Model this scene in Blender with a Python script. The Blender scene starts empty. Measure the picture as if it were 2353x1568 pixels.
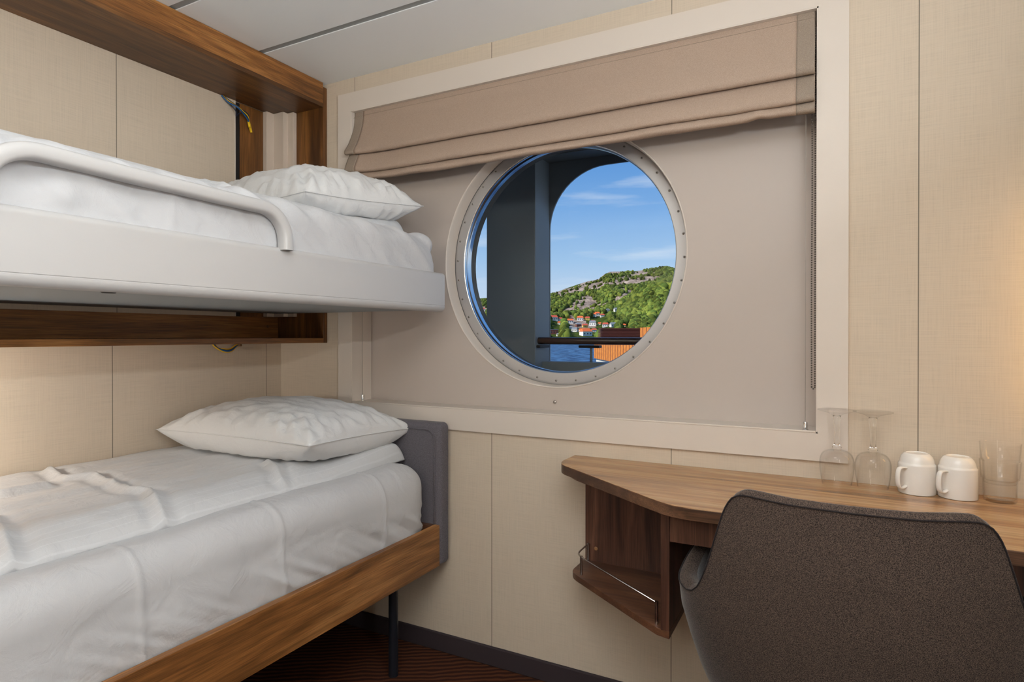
import bpy, bmesh, math, random
import numpy as np
from mathutils import Vector, noise as mn
PI = math.pi
random.seed(7)
S = bpy.context.scene
COL = S.collection
def R(a): return math.radians(a)

# ------------------------------------------------------------------ camera
CAMX, CAMY, CAMZ = 2.0888, -1.85, 1.1476
FPX = 1405.0
cd = bpy.data.cameras.new('camera'); cam = bpy.data.objects.new('camera', cd); COL.objects.link(cam)
cam.location = (CAMX, CAMY, CAMZ)
cam.rotation_euler = (R(90 - 0.26), 0, R(27.78))
cd.sensor_width = 36; cd.lens = FPX / 2353 * 36; cd.shift_y = -6.2 / 2353
cd.clip_start = 0.02; cd.clip_end = 9000
S.camera = cam
# ------------------------------------------------------------------ colour management
vs = S.view_settings
vs.view_transform = 'Standard'; vs.look = 'None'; vs.gamma = 1; vs.use_curve_mapping = False
vs.exposure = 0.0
try:
    S.cycles.use_denoising = True
    S.cycles.sample_clamp_indirect = 6
    S.cycles.max_bounces = 10; S.cycles.diffuse_bounces = 5; S.cycles.transparent_max_bounces = 40
except Exception: pass

def s2l(c):
    c = c / 255.0
    return c / 12.92 if c <= .04045 else ((c + .055) / 1.055) ** 2.4
def rgb(r, g, b): return (s2l(r), s2l(g), s2l(b), 1)

# ------------------------------------------------------------------ world: clear sky with thin high cloud
W = bpy.data.worlds.new('world'); S.world = W; W.use_nodes = True
nt = W.node_tree; nt.nodes.clear()
tc = nt.nodes.new('ShaderNodeTexCoord'); sep = nt.nodes.new('ShaderNodeSeparateXYZ')
nt.links.new(tc.outputs['Generated'], sep.inputs[0])
ramp = nt.nodes.new('ShaderNodeValToRGB')
cr = ramp.color_ramp
cr.elements[0].position = 0.0; cr.elements[0].color = rgb(206, 222, 240)
cr.elements[1].position = 1.0; cr.elements[1].color = rgb(70, 125, 205)
for p, c in ((.06, rgb(196, 216, 240)), (.12, rgb(164, 200, 237)), (.20, rgb(126, 174, 229)), (.28, rgb(96, 153, 220))):
    e = cr.elements.new(p); e.color = c
nt.links.new(sep.outputs['Z'], ramp.inputs[0])
mp = nt.nodes.new('ShaderNodeMapping'); mp.inputs['Scale'].default_value = (1.6, 1.6, 13)
mp.inputs['Rotation'].default_value = (0.05, 0.09, 0.3)
nt.links.new(tc.outputs['Generated'], mp.inputs[0])
nz = nt.nodes.new('ShaderNodeTexNoise'); nz.inputs['Scale'].default_value = 2.1; nz.inputs['Detail'].default_value = 7; nz.inputs['Roughness'].default_value = .55
nt.links.new(mp.outputs[0], nz.inputs['Vector'])
cr2 = nt.nodes.new('ShaderNodeValToRGB'); cr2.color_ramp.elements[0].position = .52; cr2.color_ramp.elements[1].position = .78
cr2.color_ramp.elements[0].color = (0, 0, 0, 1); cr2.color_ramp.elements[1].color = (.75, .75, .75, 1)
nt.links.new(nz.outputs['Fac'], cr2.inputs[0])
mx = nt.nodes.new('ShaderNodeMix'); mx.data_type = 'RGBA'
nt.links.new(cr2.outputs[0], mx.inputs[0]); nt.links.new(ramp.outputs[0], mx.inputs[6]); mx.inputs[7].default_value = rgb(225, 234, 246)
bg = nt.nodes.new('ShaderNodeBackground'); bg.inputs['Strength'].default_value = 1.0
out = nt.nodes.new('ShaderNodeOutputWorld')
nt.links.new(mx.outputs[2], bg.inputs[0]); nt.links.new(bg.outputs[0], out.inputs[0])

# ------------------------------------------------------------------ sun (from behind the ship, right)
sd = bpy.data.lights.new('sun', 'SUN'); sun = bpy.data.objects.new('sun', sd); COL.objects.link(sun)
sd.energy = 5.2; sd.angle = R(0.6); sd.color = (1, .95, .86)
sun.rotation_euler = (R(50), 0, R(-42))

# room lamps: a ceiling lamp behind the camera, a second one by the door, then added fill lights (housings further down)
def area(name, loc, size, power, col, rot=(0, 0, 0), sy=None):
    l = bpy.data.lights.new(name, 'AREA'); o = bpy.data.objects.new(name, l); COL.objects.link(o)
    l.energy = power; l.color = col; l.size = size
    if sy: l.shape = 'RECTANGLE'; l.size_y = sy
    o.location = loc; o.rotation_euler = rot
    return o
area('ceiling_lamp_light', (1.75, -1.65, 2.135), .55, 5, (.95, .98, 1), sy=.55)
area('door_lamp_light', (2.2, -2.75, 2.135), .55, 5, (.95, .98, 1), sy=.55)
area('side_fill_light', (2.60, -1.55, 1.16), .8, 5.5, (.95, .98, 1), rot=(0, R(90), 0), sy=.12)  # added unseen light, fills the lower bunk from the right
area('right_fill_light', (2.55, -1.75, 1.655), .10, 35, (.92, .975, 1), rot=(R(180), R(-30), 0), sy=1.3)  # added unseen light aimed up, brightens the ceiling for soft fill
area('back_fill_light', (1.2, -3.33, 1.655), 1.6, 34, (.92, .975, 1), rot=(R(-148), 0, 0), sy=.10)  # second added upward light, bounced off the ceiling from behind

# ------------------------------------------------------------------ helpers
BASE = {}
def tag(o, label=None, cat=None, group=None, kind=None):
    if label: o['label'] = label
    if cat: o['category'] = cat
    if group: o['group'] = group
    if kind: o['kind'] = kind
    return o
def empty(name, loc=(0, 0, 0), label=None, cat=None, group=None, kind=None):
    o = bpy.data.objects.new(name, None); COL.objects.link(o); o.location = loc
    o.empty_display_size = .05
    BASE[o] = Vector(loc)
    return tag(o, label, cat, group, kind)
class MB:
    def __init__(s): s.v = []; s.f = []
    def add(s, vs_, fs):
        n = len(s.v); s.v += [tuple(p) for p in vs_]; s.f += [tuple(n + i for i in f) for f in fs]; return s
    def box(s, x0, x1, y0, y1, z0, z1):
        v = [(x, y, z) for x in (x0, x1) for y in (y0, y1) for z in (z0, z1)]
        return s.add(v, [(0, 1, 3, 2), (4, 6, 7, 5), (0, 4, 5, 1), (2, 3, 7, 6), (0, 2, 6, 4), (1, 5, 7, 3)])
    def prism(s, poly, z0, z1):
        n = len(poly)
        v = [(x, y, z0) for x, y in poly] + [(x, y, z1) for x, y in poly]
        return s.add(v, [tuple(range(n))[::-1], tuple(range(n, 2 * n))] + [(i, (i + 1) % n, (i + 1) % n + n, i + n) for i in range(n)])
    def grid(s, P, closeu=False, closev=False, flip=False):
        nu, nv = len(P), len(P[0]); v = [p for row in P for p in row]; f = []
        for i in range(nu if closeu else nu - 1):
            for j in range(nv if closev else nv - 1):
                a, b = i * nv + j, ((i + 1) % nu) * nv + j
                c, d = ((i + 1) % nu) * nv + (j + 1) % nv, i * nv + (j + 1) % nv
                f.append((a, d, c, b) if flip else (a, b, c, d))
        return s.add(v, f)
    def tube(s, path, r, seg=10, cap=True, closed=False):
        path = [Vector(p) for p in path]; n = len(path)
        rs = r if isinstance(r, (list, tuple)) else [r] * n
        rings = []; prev = None
        for i, p in enumerate(path):
            if closed: t = (path[(i + 1) % n] - path[i - 1]).normalized()
            else: t = (path[min(i + 1, n - 1)] - path[max(i - 1, 0)]).normalized()
            if prev is None:
                up = Vector((0, 0, 1)) if abs(t.z) < .9 else Vector((1, 0, 0))
                a = t.cross(up).normalized()
            else:
                a = (prev - t * prev.dot(t)).normalized()
            prev = a; b = t.cross(a)
            rings.append([p + (a * math.cos(2 * PI * k / seg) + b * math.sin(2 * PI * k / seg)) * rs[i] for k in range(seg)])
        n0 = len(s.v)
        s.grid(rings, closeu=closed, closev=True)
        if cap and not closed:
            s.f.append(tuple(n0 + k for k in range(seg))[::-1] if False else tuple(n0 + k for k in range(seg)))
            s.f.append(tuple(n0 + (n - 1) * seg + k for k in range(seg))[::-1])
        return s
    def lathe(s, prof, seg=48, c=(0, 0, 0), axis='z'):
        P = []
        for r, z in prof:
            row = []
            for k in range(seg):
                a = 2 * PI * k / seg
                if axis == 'z': row.append((c[0] + r * math.cos(a), c[1] + r * math.sin(a), c[2] + z))
                else: row.append((c[0] + r * math.cos(a), c[1] + z, c[2] + r * math.sin(a)))
            P.append(row)
        return s.grid(P, closev=True)
    def build(s, name, mat, parent=None, smooth=False, bevel=0, seg=2, sub=0, weld=False, autosm=None, recalc=True):
        me = bpy.data.meshes.new(name)
        b = BASE.get(parent, Vector((0, 0, 0))) if parent else Vector((0, 0, 0))
        org = b
        if not parent and s.v:
            A = np.array(s.v); lo = A.min(0); hi = A.max(0)
            org = Vector(((lo[0] + hi[0]) / 2, (lo[1] + hi[1]) / 2, lo[2]))
        me.from_pydata([(p[0] - org.x, p[1] - org.y, p[2] - org.z) for p in s.v], [], s.f)
        if weld or recalc:
            bm = bmesh.new(); bm.from_mesh(me)
            if weld: bmesh.ops.remove_doubles(bm, verts=bm.verts, dist=1e-5)
            if recalc: bmesh.ops.recalc_face_normals(bm, faces=bm.faces)
            bm.to_mesh(me); bm.free()
        if smooth: me.shade_smooth()
        o = bpy.data.objects.new(name, me); COL.objects.link(o)
        me.materials.append(mat)
        if parent: o.parent = parent; BASE[o] = b
        else: o.location = org; BASE[o] = org
        if bevel:
            m = o.modifiers.new('bevel', 'BEVEL'); m.width = bevel; m.segments = seg; m.limit_method = 'ANGLE'; m.angle_limit = R(40)
            me.shade_smooth()
            m.harden_normals = True
        if sub:
            m = o.modifiers.new('sub', 'SUBSURF'); m.levels = sub; m.render_levels = sub
            me.shade_smooth()
        if autosm:
            me.shade_smooth()
            bm = bmesh.new(); bm.from_mesh(me)
            for e in bm.edges:
                if len(e.link_faces) == 2 and e.calc_face_angle(0) > R(autosm): e.smooth = False
            bm.to_mesh(me); bm.free()
        return o
def rbox_pts(x0, x1, y0, y1, z0, z1, r, st, fn=None):
    """rounded box as grids; r = (rx, ry, rz) ; fn(p, n) -> p"""
    rx, ry, rz = r
    lo = (x0, y0, z0); hi = (x1, y1, z1)
    def ax(a, b, rr):
        k = 7
        e = [a + rr * (1 - math.cos(PI / 2 * i / k)) for i in range(k)] if False else [a + rr * i / k for i in range(k)]
        n = max(2, int((b - a - 2 * rr) / st)); mid = [a + rr + (b - a - 2 * rr) * i / n for i in range(n + 1)]
        return e + mid + [b - rr + rr * (i + 1) / k for i in range(k)]
    X, Y, Z = ax(x0, x1, rx), ax(y0, y1, ry), ax(z0, z1, rz)
    rr = (rx, ry, rz)
    def m(p):
        q = []; d = []
        for i in range(3):
            c = min(max(p[i], lo[i] + rr[i]), hi[i] - rr[i]); q.append(c); d.append((p[i] - c) / rr[i])
        # cube-to-sphere style rounding
        a = [math.sin(d[i] * PI / 2) if abs(d[i]) < 1 else math.copysign(1, d[i]) for i in range(3)]
        l = math.sqrt(sum(t * t for t in a))
        if l < 1e-9: return Vector(q), Vector((0, 0, 1))
        big = max(abs(t) for t in a)
        n = [t / l for t in a]
        p2 = Vector([q[i] + rr[i] * n[i] * big for i in range(3)])
        return p2, Vector(n).normalized()
    mb = MB()
    def face(A, B, f):
        P = []
        for a in A:
            row = []
            for b in B:
                p, n = m(f(a, b)); row.append(tuple(fn(p, n)) if fn else tuple(p))
            P.append(row)
        mb.grid(P)
    face(X, Y, lambda a, b: (a, b, z0)); face(X, Y, lambda a, b: (a, b, z1))
    face(X, Z, lambda a, b: (a, y0, b)); face(X, Z, lambda a, b: (a, y1, b))
    face(Y, Z, lambda a, b: (x0, a, b)); face(Y, Z, lambda a, b: (x1, a, b))
    return mb
def ss(a, b, x):
    t = min(max((x - a) / (b - a), 0), 1); return t * t * (3 - 2 * t)
def nse(x, y, z=0.0): return mn.noise(Vector((x, y, z)))
def segd(px, py, pts):
    best = 1e9
    for (x0, y0), (x1, y1) in zip(pts, pts[1:]):
        dx, dy = x1 - x0, y1 - y0; L = dx * dx + dy * dy
        t = min(max(((px - x0) * dx + (py - y0) * dy) / L, 0), 1)
        best = min(best, math.hypot(px - x0 - t * dx, py - y0 - t * dy))
    return best
def arc(cx, cy, r, a0, a1, n):
    return [(cx + r * math.cos(R(a0 + (a1 - a0) * i / n)), cy + r * math.sin(R(a0 + (a1 - a0) * i / n))) for i in range(n + 1)]

# ------------------------------------------------------------------ materials
def new(name):
    m = bpy.data.materials.new(name); m.use_nodes = True
    n = m.node_tree; b = n.nodes['Principled BSDF']
    return m, n, b
def N(n, t, **k):
    x = n.nodes.new(t)
    for a, v in k.items():
        if a in ('operation', 'data_type', 'blend_type', 'wave_type', 'bands_direction', 'feature', 'use_clamp'): setattr(x, a, v)
        else: x.inputs[a].default_value = v
    return x
def L(n, a, b): n.links.new(a, b)
def plain(name, col, rough=.5, metal=0, bump=0, bscale=300, spec=.5, sheen=0, coat=0):
    m, n, b = new(name)
    b.inputs['Base Color'].default_value = col; b.inputs['Roughness'].default_value = rough; b.inputs['Metallic'].default_value = metal
    b.inputs['Specular IOR Level'].default_value = spec
    if sheen: b.inputs['Sheen Weight'].default_value = sheen
    if coat: b.inputs['Coat Weight'].default_value = coat; b.inputs['Coat Roughness'].default_value = .15
    t = N(n, 'ShaderNodeTexCoord'); z = N(n, 'ShaderNodeTexNoise', Scale=bscale, Detail=3.0)
    L(n, t.outputs['Object'], z.inputs['Vector'])
    if bump:
        bp = N(n, 'ShaderNodeBump', Strength=bump, Distance=.001); L(n, z.outputs['Fac'], bp.inputs['Height']); L(n, bp.outputs[0], b.inputs['Normal'])
    return m
def ramp_node(n, stops):
    r = n.nodes.new('ShaderNodeValToRGB'); e = r.color_ramp.elements
    e[0].position, e[0].color = stops[0]; e[1].position, e[1].color = stops[-1]
    for p, c in stops[1:-1]:
        x = e.new(p); x.color = c
    return r
def wood(name, axis, dark, mid, light, rough=.4, off=0.0, fine=.5, bumps=.25):
    m, n, b = new(name)
    t = N(n, 'ShaderNodeTexCoord'); mp1 = N(n, 'ShaderNodeMapping')
    sc = [9, 9, 9]; sc[axis] = .7; mp1.inputs['Scale'].default_value = sc; mp1.inputs['Location'].default_value = (off, off * .7, off * .3)
    L(n, t.outputs['Object'], mp1.inputs[0])
    z1 = N(n, 'ShaderNodeTexNoise', Scale=1.5, Detail=5.0, Roughness=.6, Distortion=1.1); L(n, mp1.outputs[0], z1.inputs['Vector'])
    r1 = ramp_node(n, [(.3, dark), (.5, mid), (.72, light)]); L(n, z1.outputs['Fac'], r1.inputs[0])
    mp2 = N(n, 'ShaderNodeMapping'); sc = [420, 420, 420]; sc[axis] = 9; mp2.inputs['Scale'].default_value = sc
    L(n, t.outputs['Object'], mp2.inputs[0])
    z2 = N(n, 'ShaderNodeTexNoise', Scale=1.0, Detail=3.0, Roughness=.6); L(n, mp2.outputs[0], z2.inputs['Vector'])
    r2 = ramp_node(n, [(.35, (1 - fine, 1 - fine, 1 - fine, 1)), (.62, (1.0, 1.0, 1.0, 1))]); L(n, z2.outputs['Fac'], r2.inputs[0])
    mp3 = N(n, 'ShaderNodeMapping'); sc = [60, 60, 60]; sc[axis] = 2.2; mp3.inputs['Scale'].default_value = sc
    L(n, t.outputs['Object'], mp3.inputs[0])
    z3 = N(n, 'ShaderNodeTexNoise', Scale=1.0, Detail=4.0, Roughness=.6, Distortion=.6); L(n, mp3.outputs[0], z3.inputs['Vector'])
    r3 = ramp_node(n, [(.3, (.72, .72, .72, 1)), (.7, (1.18, 1.18, 1.18, 1))]); L(n, z3.outputs['Fac'], r3.inputs[0])
    a = N(n, 'ShaderNodeMix', data_type='RGBA', blend_type='MULTIPLY'); a.inputs[0].default_value = 1
    L(n, r1.outputs[0], a.inputs[6]); L(n, r2.outputs[0], a.inputs[7])
    a2 = N(n, 'ShaderNodeMix', data_type='RGBA', blend_type='MULTIPLY'); a2.inputs[0].default_value = 1
    L(n, a.outputs[2], a2.inputs[6]); L(n, r3.outputs[0], a2.inputs[7])
    L(n, a2.outputs[2], b.inputs['Base Color'])
    b.inputs['Roughness'].default_value = rough
    bp = N(n, 'ShaderNodeBump', Strength=bumps, Distance=.0006); L(n, z2.outputs['Fac'], bp.inputs['Height']); L(n, bp.outputs[0], b.inputs['Normal'])
    return m
def linen(name, col, axis, seams=None, rough=.75):
    """woven wall cloth; axis = horizontal axis along the wall; seams = (offset, spacing) of the panel joints"""
    m, n, b = new(name)
    t = N(n, 'ShaderNodeTexCoord'); geo = n.nodes.new('ShaderNodeNewGeometry')
    def nz_(sx, sz, s=1.0, d=3.0):
        mp_ = N(n, 'ShaderNodeMapping'); sc = [sx, sx, sx]; sc[2] = sz; mp_.inputs['Scale'].default_value = sc
        L(n, geo.outputs['Position'], mp_.inputs[0]); z = N(n, 'ShaderNodeTexNoise', Scale=s, Detail=d, Roughness=.6); L(n, mp_.outputs[0], z.inputs['Vector']); return z
    h = nz_(9, 420); v = nz_(420, 9); big = nz_(2.5, 2.5)
    ad = N(n, 'ShaderNodeMath', operation='ADD'); L(n, h.outputs['Fac'], ad.inputs[0]); L(n, v.outputs['Fac'], ad.inputs[1])
    r_ = ramp_node(n, [(.35, tuple(c * .90 for c in col[:3]) + (1,)), (.5, col), (.65, tuple(min(1, c * 1.05) for c in col[:3]) + (1,))])
    hf = N(n, 'ShaderNodeMath', operation='MULTIPLY'); hf.inputs[1].default_value = .5; L(n, ad.outputs[0], hf.inputs[0]); L(n, hf.outputs[0], r_.inputs[0])
    last = r_.outputs[0]
    if seams:
        off, sp = seams
        sx = N(n, 'ShaderNodeSeparateXYZ'); L(n, geo.outputs['Position'], sx.inputs[0])
        s_ = N(n, 'ShaderNodeMath', operation='SUBTRACT'); L(n, sx.outputs[axis], s_.inputs[0]); s_.inputs[1].default_value = off - sp / 2
        mo = N(n, 'ShaderNodeMath', operation='FLOORED_MODULO'); L(n, s_.outputs[0], mo.inputs[0]); mo.inputs[1].default_value = sp
        s2_ = N(n, 'ShaderNodeMath', operation='SUBTRACT'); L(n, mo.outputs[0], s2_.inputs[0]); s2_.inputs[1].default_value = sp / 2
        ab = N(n, 'ShaderNodeMath', operation='ABSOLUTE'); L(n, s2_.outputs[0], ab.inputs[0])
        lt = N(n, 'ShaderNodeMath', operation='LESS_THAN'); L(n, ab.outputs[0], lt.inputs[0]); lt.inputs[1].default_value = .0012
        mxx = N(n, 'ShaderNodeMix', data_type='RGBA'); L(n, lt.outputs[0], mxx.inputs[0]); L(n, last, mxx.inputs[6]); mxx.inputs[7].default_value = tuple(c * .3 for c in col[:3]) + (1,)
        last = mxx.outputs[2]
    L(n, last, b.inputs['Base Color']); b.inputs['Roughness'].default_value = rough; b.inputs['Specular IOR Level'].default_value = .25
    bp = N(n, 'ShaderNodeBump', Strength=.25, Distance=.0006); L(n, ad.outputs[0], bp.inputs['Height']); L(n, bp.outputs[0], b.inputs['Normal'])
    return m
def fabric(name, c1, c2, scale=900, rough=.9, sheen=.3, bump=.5, rot=.6):
    m, n, b = new(name)
    t = N(n, 'ShaderNodeTexCoord'); z = N(n, 'ShaderNodeTexNoise', Scale=scale, Detail=2.0, Roughness=.7)
    mp_ = N(n, 'ShaderNodeMapping'); mp_.inputs['Rotation'].default_value = (rot, rot * .5, rot); mp_.inputs['Scale'].default_value = (1, .45, 1)
    L(n, t.outputs['Object'], mp_.inputs[0]); L(n, mp_.outputs[0], z.inputs['Vector'])
    r_ = ramp_node(n, [(.38, c1), (.64, c2)]); L(n, z.outputs['Fac'], r_.inputs[0]); L(n, r_.outputs[0], b.inputs['Base Color'])
    b.inputs['Roughness'].default_value = rough; b.inputs['Sheen Weight'].default_value = sheen; b.inputs['Specular IOR Level'].default_value = .15
    b.inputs['Sheen Roughness'].default_value = .35
    bp = N(n, 'ShaderNodeBump', Strength=bump, Distance=.0008); L(n, z.outputs['Fac'], bp.inputs['Height']); L(n, bp.outputs[0], b.inputs['Normal'])
    return m
def sheetmat(name, col, stripe=0.0):
    m, n, b = new(name)
    t = N(n, 'ShaderNodeTexCoord'); z = N(n, 'ShaderNodeTexNoise', Scale=14.0, Detail=5.0, Roughness=.55, Distortion=.6)
    L(n, t.outputs['Object'], z.inputs['Vector'])
    z2 = N(n, 'ShaderNodeTexNoise', Scale=900.0, Detail=2.0); L(n, t.outputs['Object'], z2.inputs['Vector'])
    ad = N(n, 'ShaderNodeMath', operation='MULTIPLY_ADD'); L(n, z2.outputs['Fac'], ad.inputs[0]); ad.inputs[1].default_value = .04; L(n, z.outputs['Fac'], ad.inputs[2])
    bp = N(n, 'ShaderNodeBump', Strength=.45, Distance=.012); L(n, ad.outputs[0], bp.inputs['Height']); L(n, bp.outputs[0], b.inputs['Normal'])
    b.inputs['Base Color'].default_value = col
    if stripe:
        sx = N(n, 'ShaderNodeSeparateXYZ'); L(n, t.outputs['Object'], sx.inputs[0])
        ml = N(n, 'ShaderNodeMath', operation='MULTIPLY'); L(n, sx.outputs[0], ml.inputs[0]); ml.inputs[1].default_value = 2 * PI / .018
        sn = N(n, 'ShaderNodeMath', operation='SINE'); L(n, ml.outputs[0], sn.inputs[0])
        gt = N(n, 'ShaderNodeMath', operation='GREATER_THAN'); L(n, sn.outputs[0], gt.inputs[0]); gt.inputs[1].default_value = .93
        mxx = N(n, 'ShaderNodeMix', data_type='RGBA'); L(n, gt.outputs[0], mxx.inputs[0]); mxx.inputs[6].default_value = col; mxx.inputs[7].default_value = tuple(min(1, c * 1.07) for c in col[:3]) + (1,)
        L(n, mxx.outputs[2], b.inputs['Base Color'])
    b.inputs['Roughness'].default_value = .75; b.inputs['Specular IOR Level'].default_value = .2; b.inputs['Sheen Weight'].default_value = .15
    return m
def thin_glass(name, tint, ior=1.5, rough=0.0, base=.04):
    m, n, b = new(name); n.nodes.remove(b)
    o = n.nodes['Material Output']
    geo_ = n.nodes.new('ShaderNodeNewGeometry'); dt = N(n, 'ShaderNodeVectorMath', operation='DOT_PRODUCT'); L(n, geo_.outputs['Normal'], dt.inputs[0]); L(n, geo_.outputs['Incoming'], dt.inputs[1])
    ab_ = N(n, 'ShaderNodeMath', operation='ABSOLUTE'); L(n, dt.outputs['Value'], ab_.inputs[0])
    om = N(n, 'ShaderNodeMath', operation='SUBTRACT'); om.inputs[0].default_value = 1; L(n, ab_.outputs[0], om.inputs[1])
    pw = N(n, 'ShaderNodeMath', operation='POWER'); L(n, om.outputs[0], pw.inputs[0]); pw.inputs[1].default_value = 3.6
    fr = N(n, 'ShaderNodeMath', operation='MULTIPLY_ADD', use_clamp=True); L(n, pw.outputs[0], fr.inputs[0]); fr.inputs[1].default_value = .75; fr.inputs[2].default_value = base
    tr = n.nodes.new('ShaderNodeBsdfTransparent'); tr.inputs[0].default_value = tint
    gl = n.nodes.new('ShaderNodeBsdfGlossy'); gl.inputs['Roughness'].default_value = rough
    t = N(n, 'ShaderNodeTexCoord'); z = N(n, 'ShaderNodeTexNoise', Scale=40.0, Detail=2.0); L(n, t.outputs['Object'], z.inputs['Vector'])
    bp = N(n, 'ShaderNodeBump', Strength=.01, Distance=.001); L(n, z.outputs['Fac'], bp.inputs['Height']); L(n, bp.outputs[0], gl.inputs['Normal'])
    ms = n.nodes.new('ShaderNodeMixShader'); L(n, fr.outputs[0], ms.inputs[0]); L(n, tr.outputs[0], ms.inputs[1]); L(n, gl.outputs[0], ms.inputs[2]); L(n, ms.outputs[0], o.inputs[0])
    return m
def emis(name, col, s):
    m, n, b = new(name); b.inputs['Base Color'].default_value = col; b.inputs['Emission Color'].default_value = col; b.inputs['Emission Strength'].default_value = s
    return m

WALLC = rgb(201, 187, 169)
m_wall_w = linen('wall_cloth_window', WALLC, 0, (.413, .6215))
m_wall_l = linen('wall_cloth_left', WALLC, 1, (-.077, .613))
m_wall = linen('wall_cloth', WALLC, 0, None)
m_panel_l = linen('wall_cloth_panel', WALLC, 1, (-.069, .613))
m_white = plain('painted_frame', rgb(210, 200, 190), .45, bump=.08, bscale=700)
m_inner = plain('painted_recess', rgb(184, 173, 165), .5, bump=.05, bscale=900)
m_ceil = plain('ceiling_white', rgb(243, 247, 250), .5, bump=.04, bscale=500)
m_ceilseam = plain('ceiling_seam', rgb(150, 154, 154), .5)
D1, D2, D3 = rgb(98, 60, 28), rgb(160, 106, 53), rgb(208, 150, 84)
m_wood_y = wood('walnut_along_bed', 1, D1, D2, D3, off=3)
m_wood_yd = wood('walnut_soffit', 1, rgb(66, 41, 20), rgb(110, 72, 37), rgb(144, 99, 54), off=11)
m_wood_z = wood('walnut_upright', 2, rgb(76, 45, 21), rgb(124, 80, 38), rgb(164, 110, 56), off=5)
m_wood_rail = wood('walnut_bed_rail', 1, rgb(86, 52, 27), rgb(150, 99, 53), rgb(204, 148, 90), off=8, fine=.45)
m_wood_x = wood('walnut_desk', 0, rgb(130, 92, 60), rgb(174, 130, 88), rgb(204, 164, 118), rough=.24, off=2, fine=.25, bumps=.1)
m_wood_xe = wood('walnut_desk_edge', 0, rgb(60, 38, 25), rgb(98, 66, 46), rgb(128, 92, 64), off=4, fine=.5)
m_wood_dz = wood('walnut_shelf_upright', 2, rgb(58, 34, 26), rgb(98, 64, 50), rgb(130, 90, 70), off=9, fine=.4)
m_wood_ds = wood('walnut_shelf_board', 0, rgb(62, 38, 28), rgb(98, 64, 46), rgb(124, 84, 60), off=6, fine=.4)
m_sheet = sheetmat('white_sheet', rgb(190, 191, 194))
m_duvet = sheetmat('white_satin_duvet', rgb(196, 198, 201), .1)
m_pillow = sheetmat('white_pillowcase', rgb(212, 213, 214))
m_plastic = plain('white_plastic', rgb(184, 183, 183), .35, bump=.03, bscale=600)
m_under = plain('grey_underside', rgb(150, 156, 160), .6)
m_metalcover = plain('cream_metal', rgb(206, 192, 178), .45, bump=.05, bscale=500)
m_head = fabric('headboard_fabric', rgb(70, 67, 73), rgb(122, 118, 124), 1100, sheen=.15)
m_chair = fabric('chair_fabric', rgb(30, 25, 24), rgb(98, 83, 74), 720, sheen=.34)
m_pipe = fabric('dark_piping', rgb(28, 24, 26), rgb(50, 44, 44), 900, sheen=.1)
m_blind = fabric('blind_fabric', rgb(156, 136, 122), rgb(178, 158, 142), 700, sheen=.1, bump=.3)
m_band = fabric('blind_band', rgb(138, 124, 111), rgb(154, 140, 127), 500, sheen=.05, bump=.2)
m_black = plain('black_metal', rgb(22, 26, 34), .4)
m_steel = plain('brushed_steel', rgb(185, 180, 178), .25, metal=1)
m_chrome = plain('chrome', rgb(225, 228, 232), .12, metal=1)
m_alu = plain('porthole_flange', rgb(186, 184, 184), .5, metal=.55, bump=.03)
m_seal = plain('rough_dark_sealant', rgb(66, 66, 62), .8, bump=1.0, bscale=160)
m_bead = plain('dark_beads', rgb(84, 76, 70), .35)
m_screw = plain('screw_metal', rgb(170, 165, 160), .3, metal=1)
m_dark = plain('dark_recess', rgb(25, 22, 22), .6)
m_pane = thin_glass('window_glass', (.95, .975, .975, 1), 1.45, base=.010)
m_glass = thin_glass('drinking_glass', (.998, .998, .996, 1), 1.5, base=.02)
m_china = plain('white_china', rgb(236, 232, 226), .18, coat=.5)
m_carpet = None
def carpet():
    m, n, b = new('carpet'); t = N(n, 'ShaderNodeTexCoord')
    w = N(n, 'ShaderNodeTexWave', Scale=14.0, Distortion=5.0, Detail=2.0); w.inputs['Detail Scale'].default_value = .6
    mp_ = N(n, 'ShaderNodeMapping'); mp_.inputs['Rotation'].default_value = (0, 0, 1.0); L(n, t.outputs['Object'], mp_.inputs[0]); L(n, mp_.outputs[0], w.inputs[0])
    z = N(n, 'ShaderNodeTexNoise', Scale=500.0, Detail=2.0); L(n, t.outputs['Object'], z.inputs['Vector'])
    mu = N(n, 'ShaderNodeMath', operation='MULTIPLY'); L(n, w.outputs['Fac'], mu.inputs[0]); L(n, z.outputs['Fac'], mu.inputs[1])
    r_ = ramp_node(n, [(.1, rgb(52, 30, 24)), (.6, rgb(100, 60, 38))]); L(n, mu.outputs[0], r_.inputs[0]); L(n, r_.outputs[0], b.inputs['Base Color'])
    b.inputs['Roughness'].default_value = .95; b.inputs['Specular IOR Level'].default_value = .1
    bp = N(n, 'ShaderNodeBump', Strength=.8, Distance=.003); L(n, z.outputs['Fac'], bp.inputs['Height']); L(n, bp.outputs[0], b.inputs['Normal'])
    return m
m_carpet = carpet()
m_skirt = plain('dark_skirting', rgb(48, 38, 42), .85, bump=.4, bscale=500)
m_ship = plain('ship_grey_paint', rgb(112, 117, 120), .5, bump=.3, bscale=120)
m_ship2 = plain('ship_overhead_paint', rgb(96, 98, 98), .4, bump=.3, bscale=90)
m_rail = plain('varnished_handrail', rgb(62, 44, 38), .25, bump=.3, bscale=60)

# ================================================================== ROOM SHELL
CH = 2.167; RX = 2.66; BY = -3.45
def struct(o): o['kind'] = 'structure'; return o
struct(MB().box(-.1, RX + .1, BY - .1, .0, -.06, 0).build('floor', m_carpet))
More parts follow.
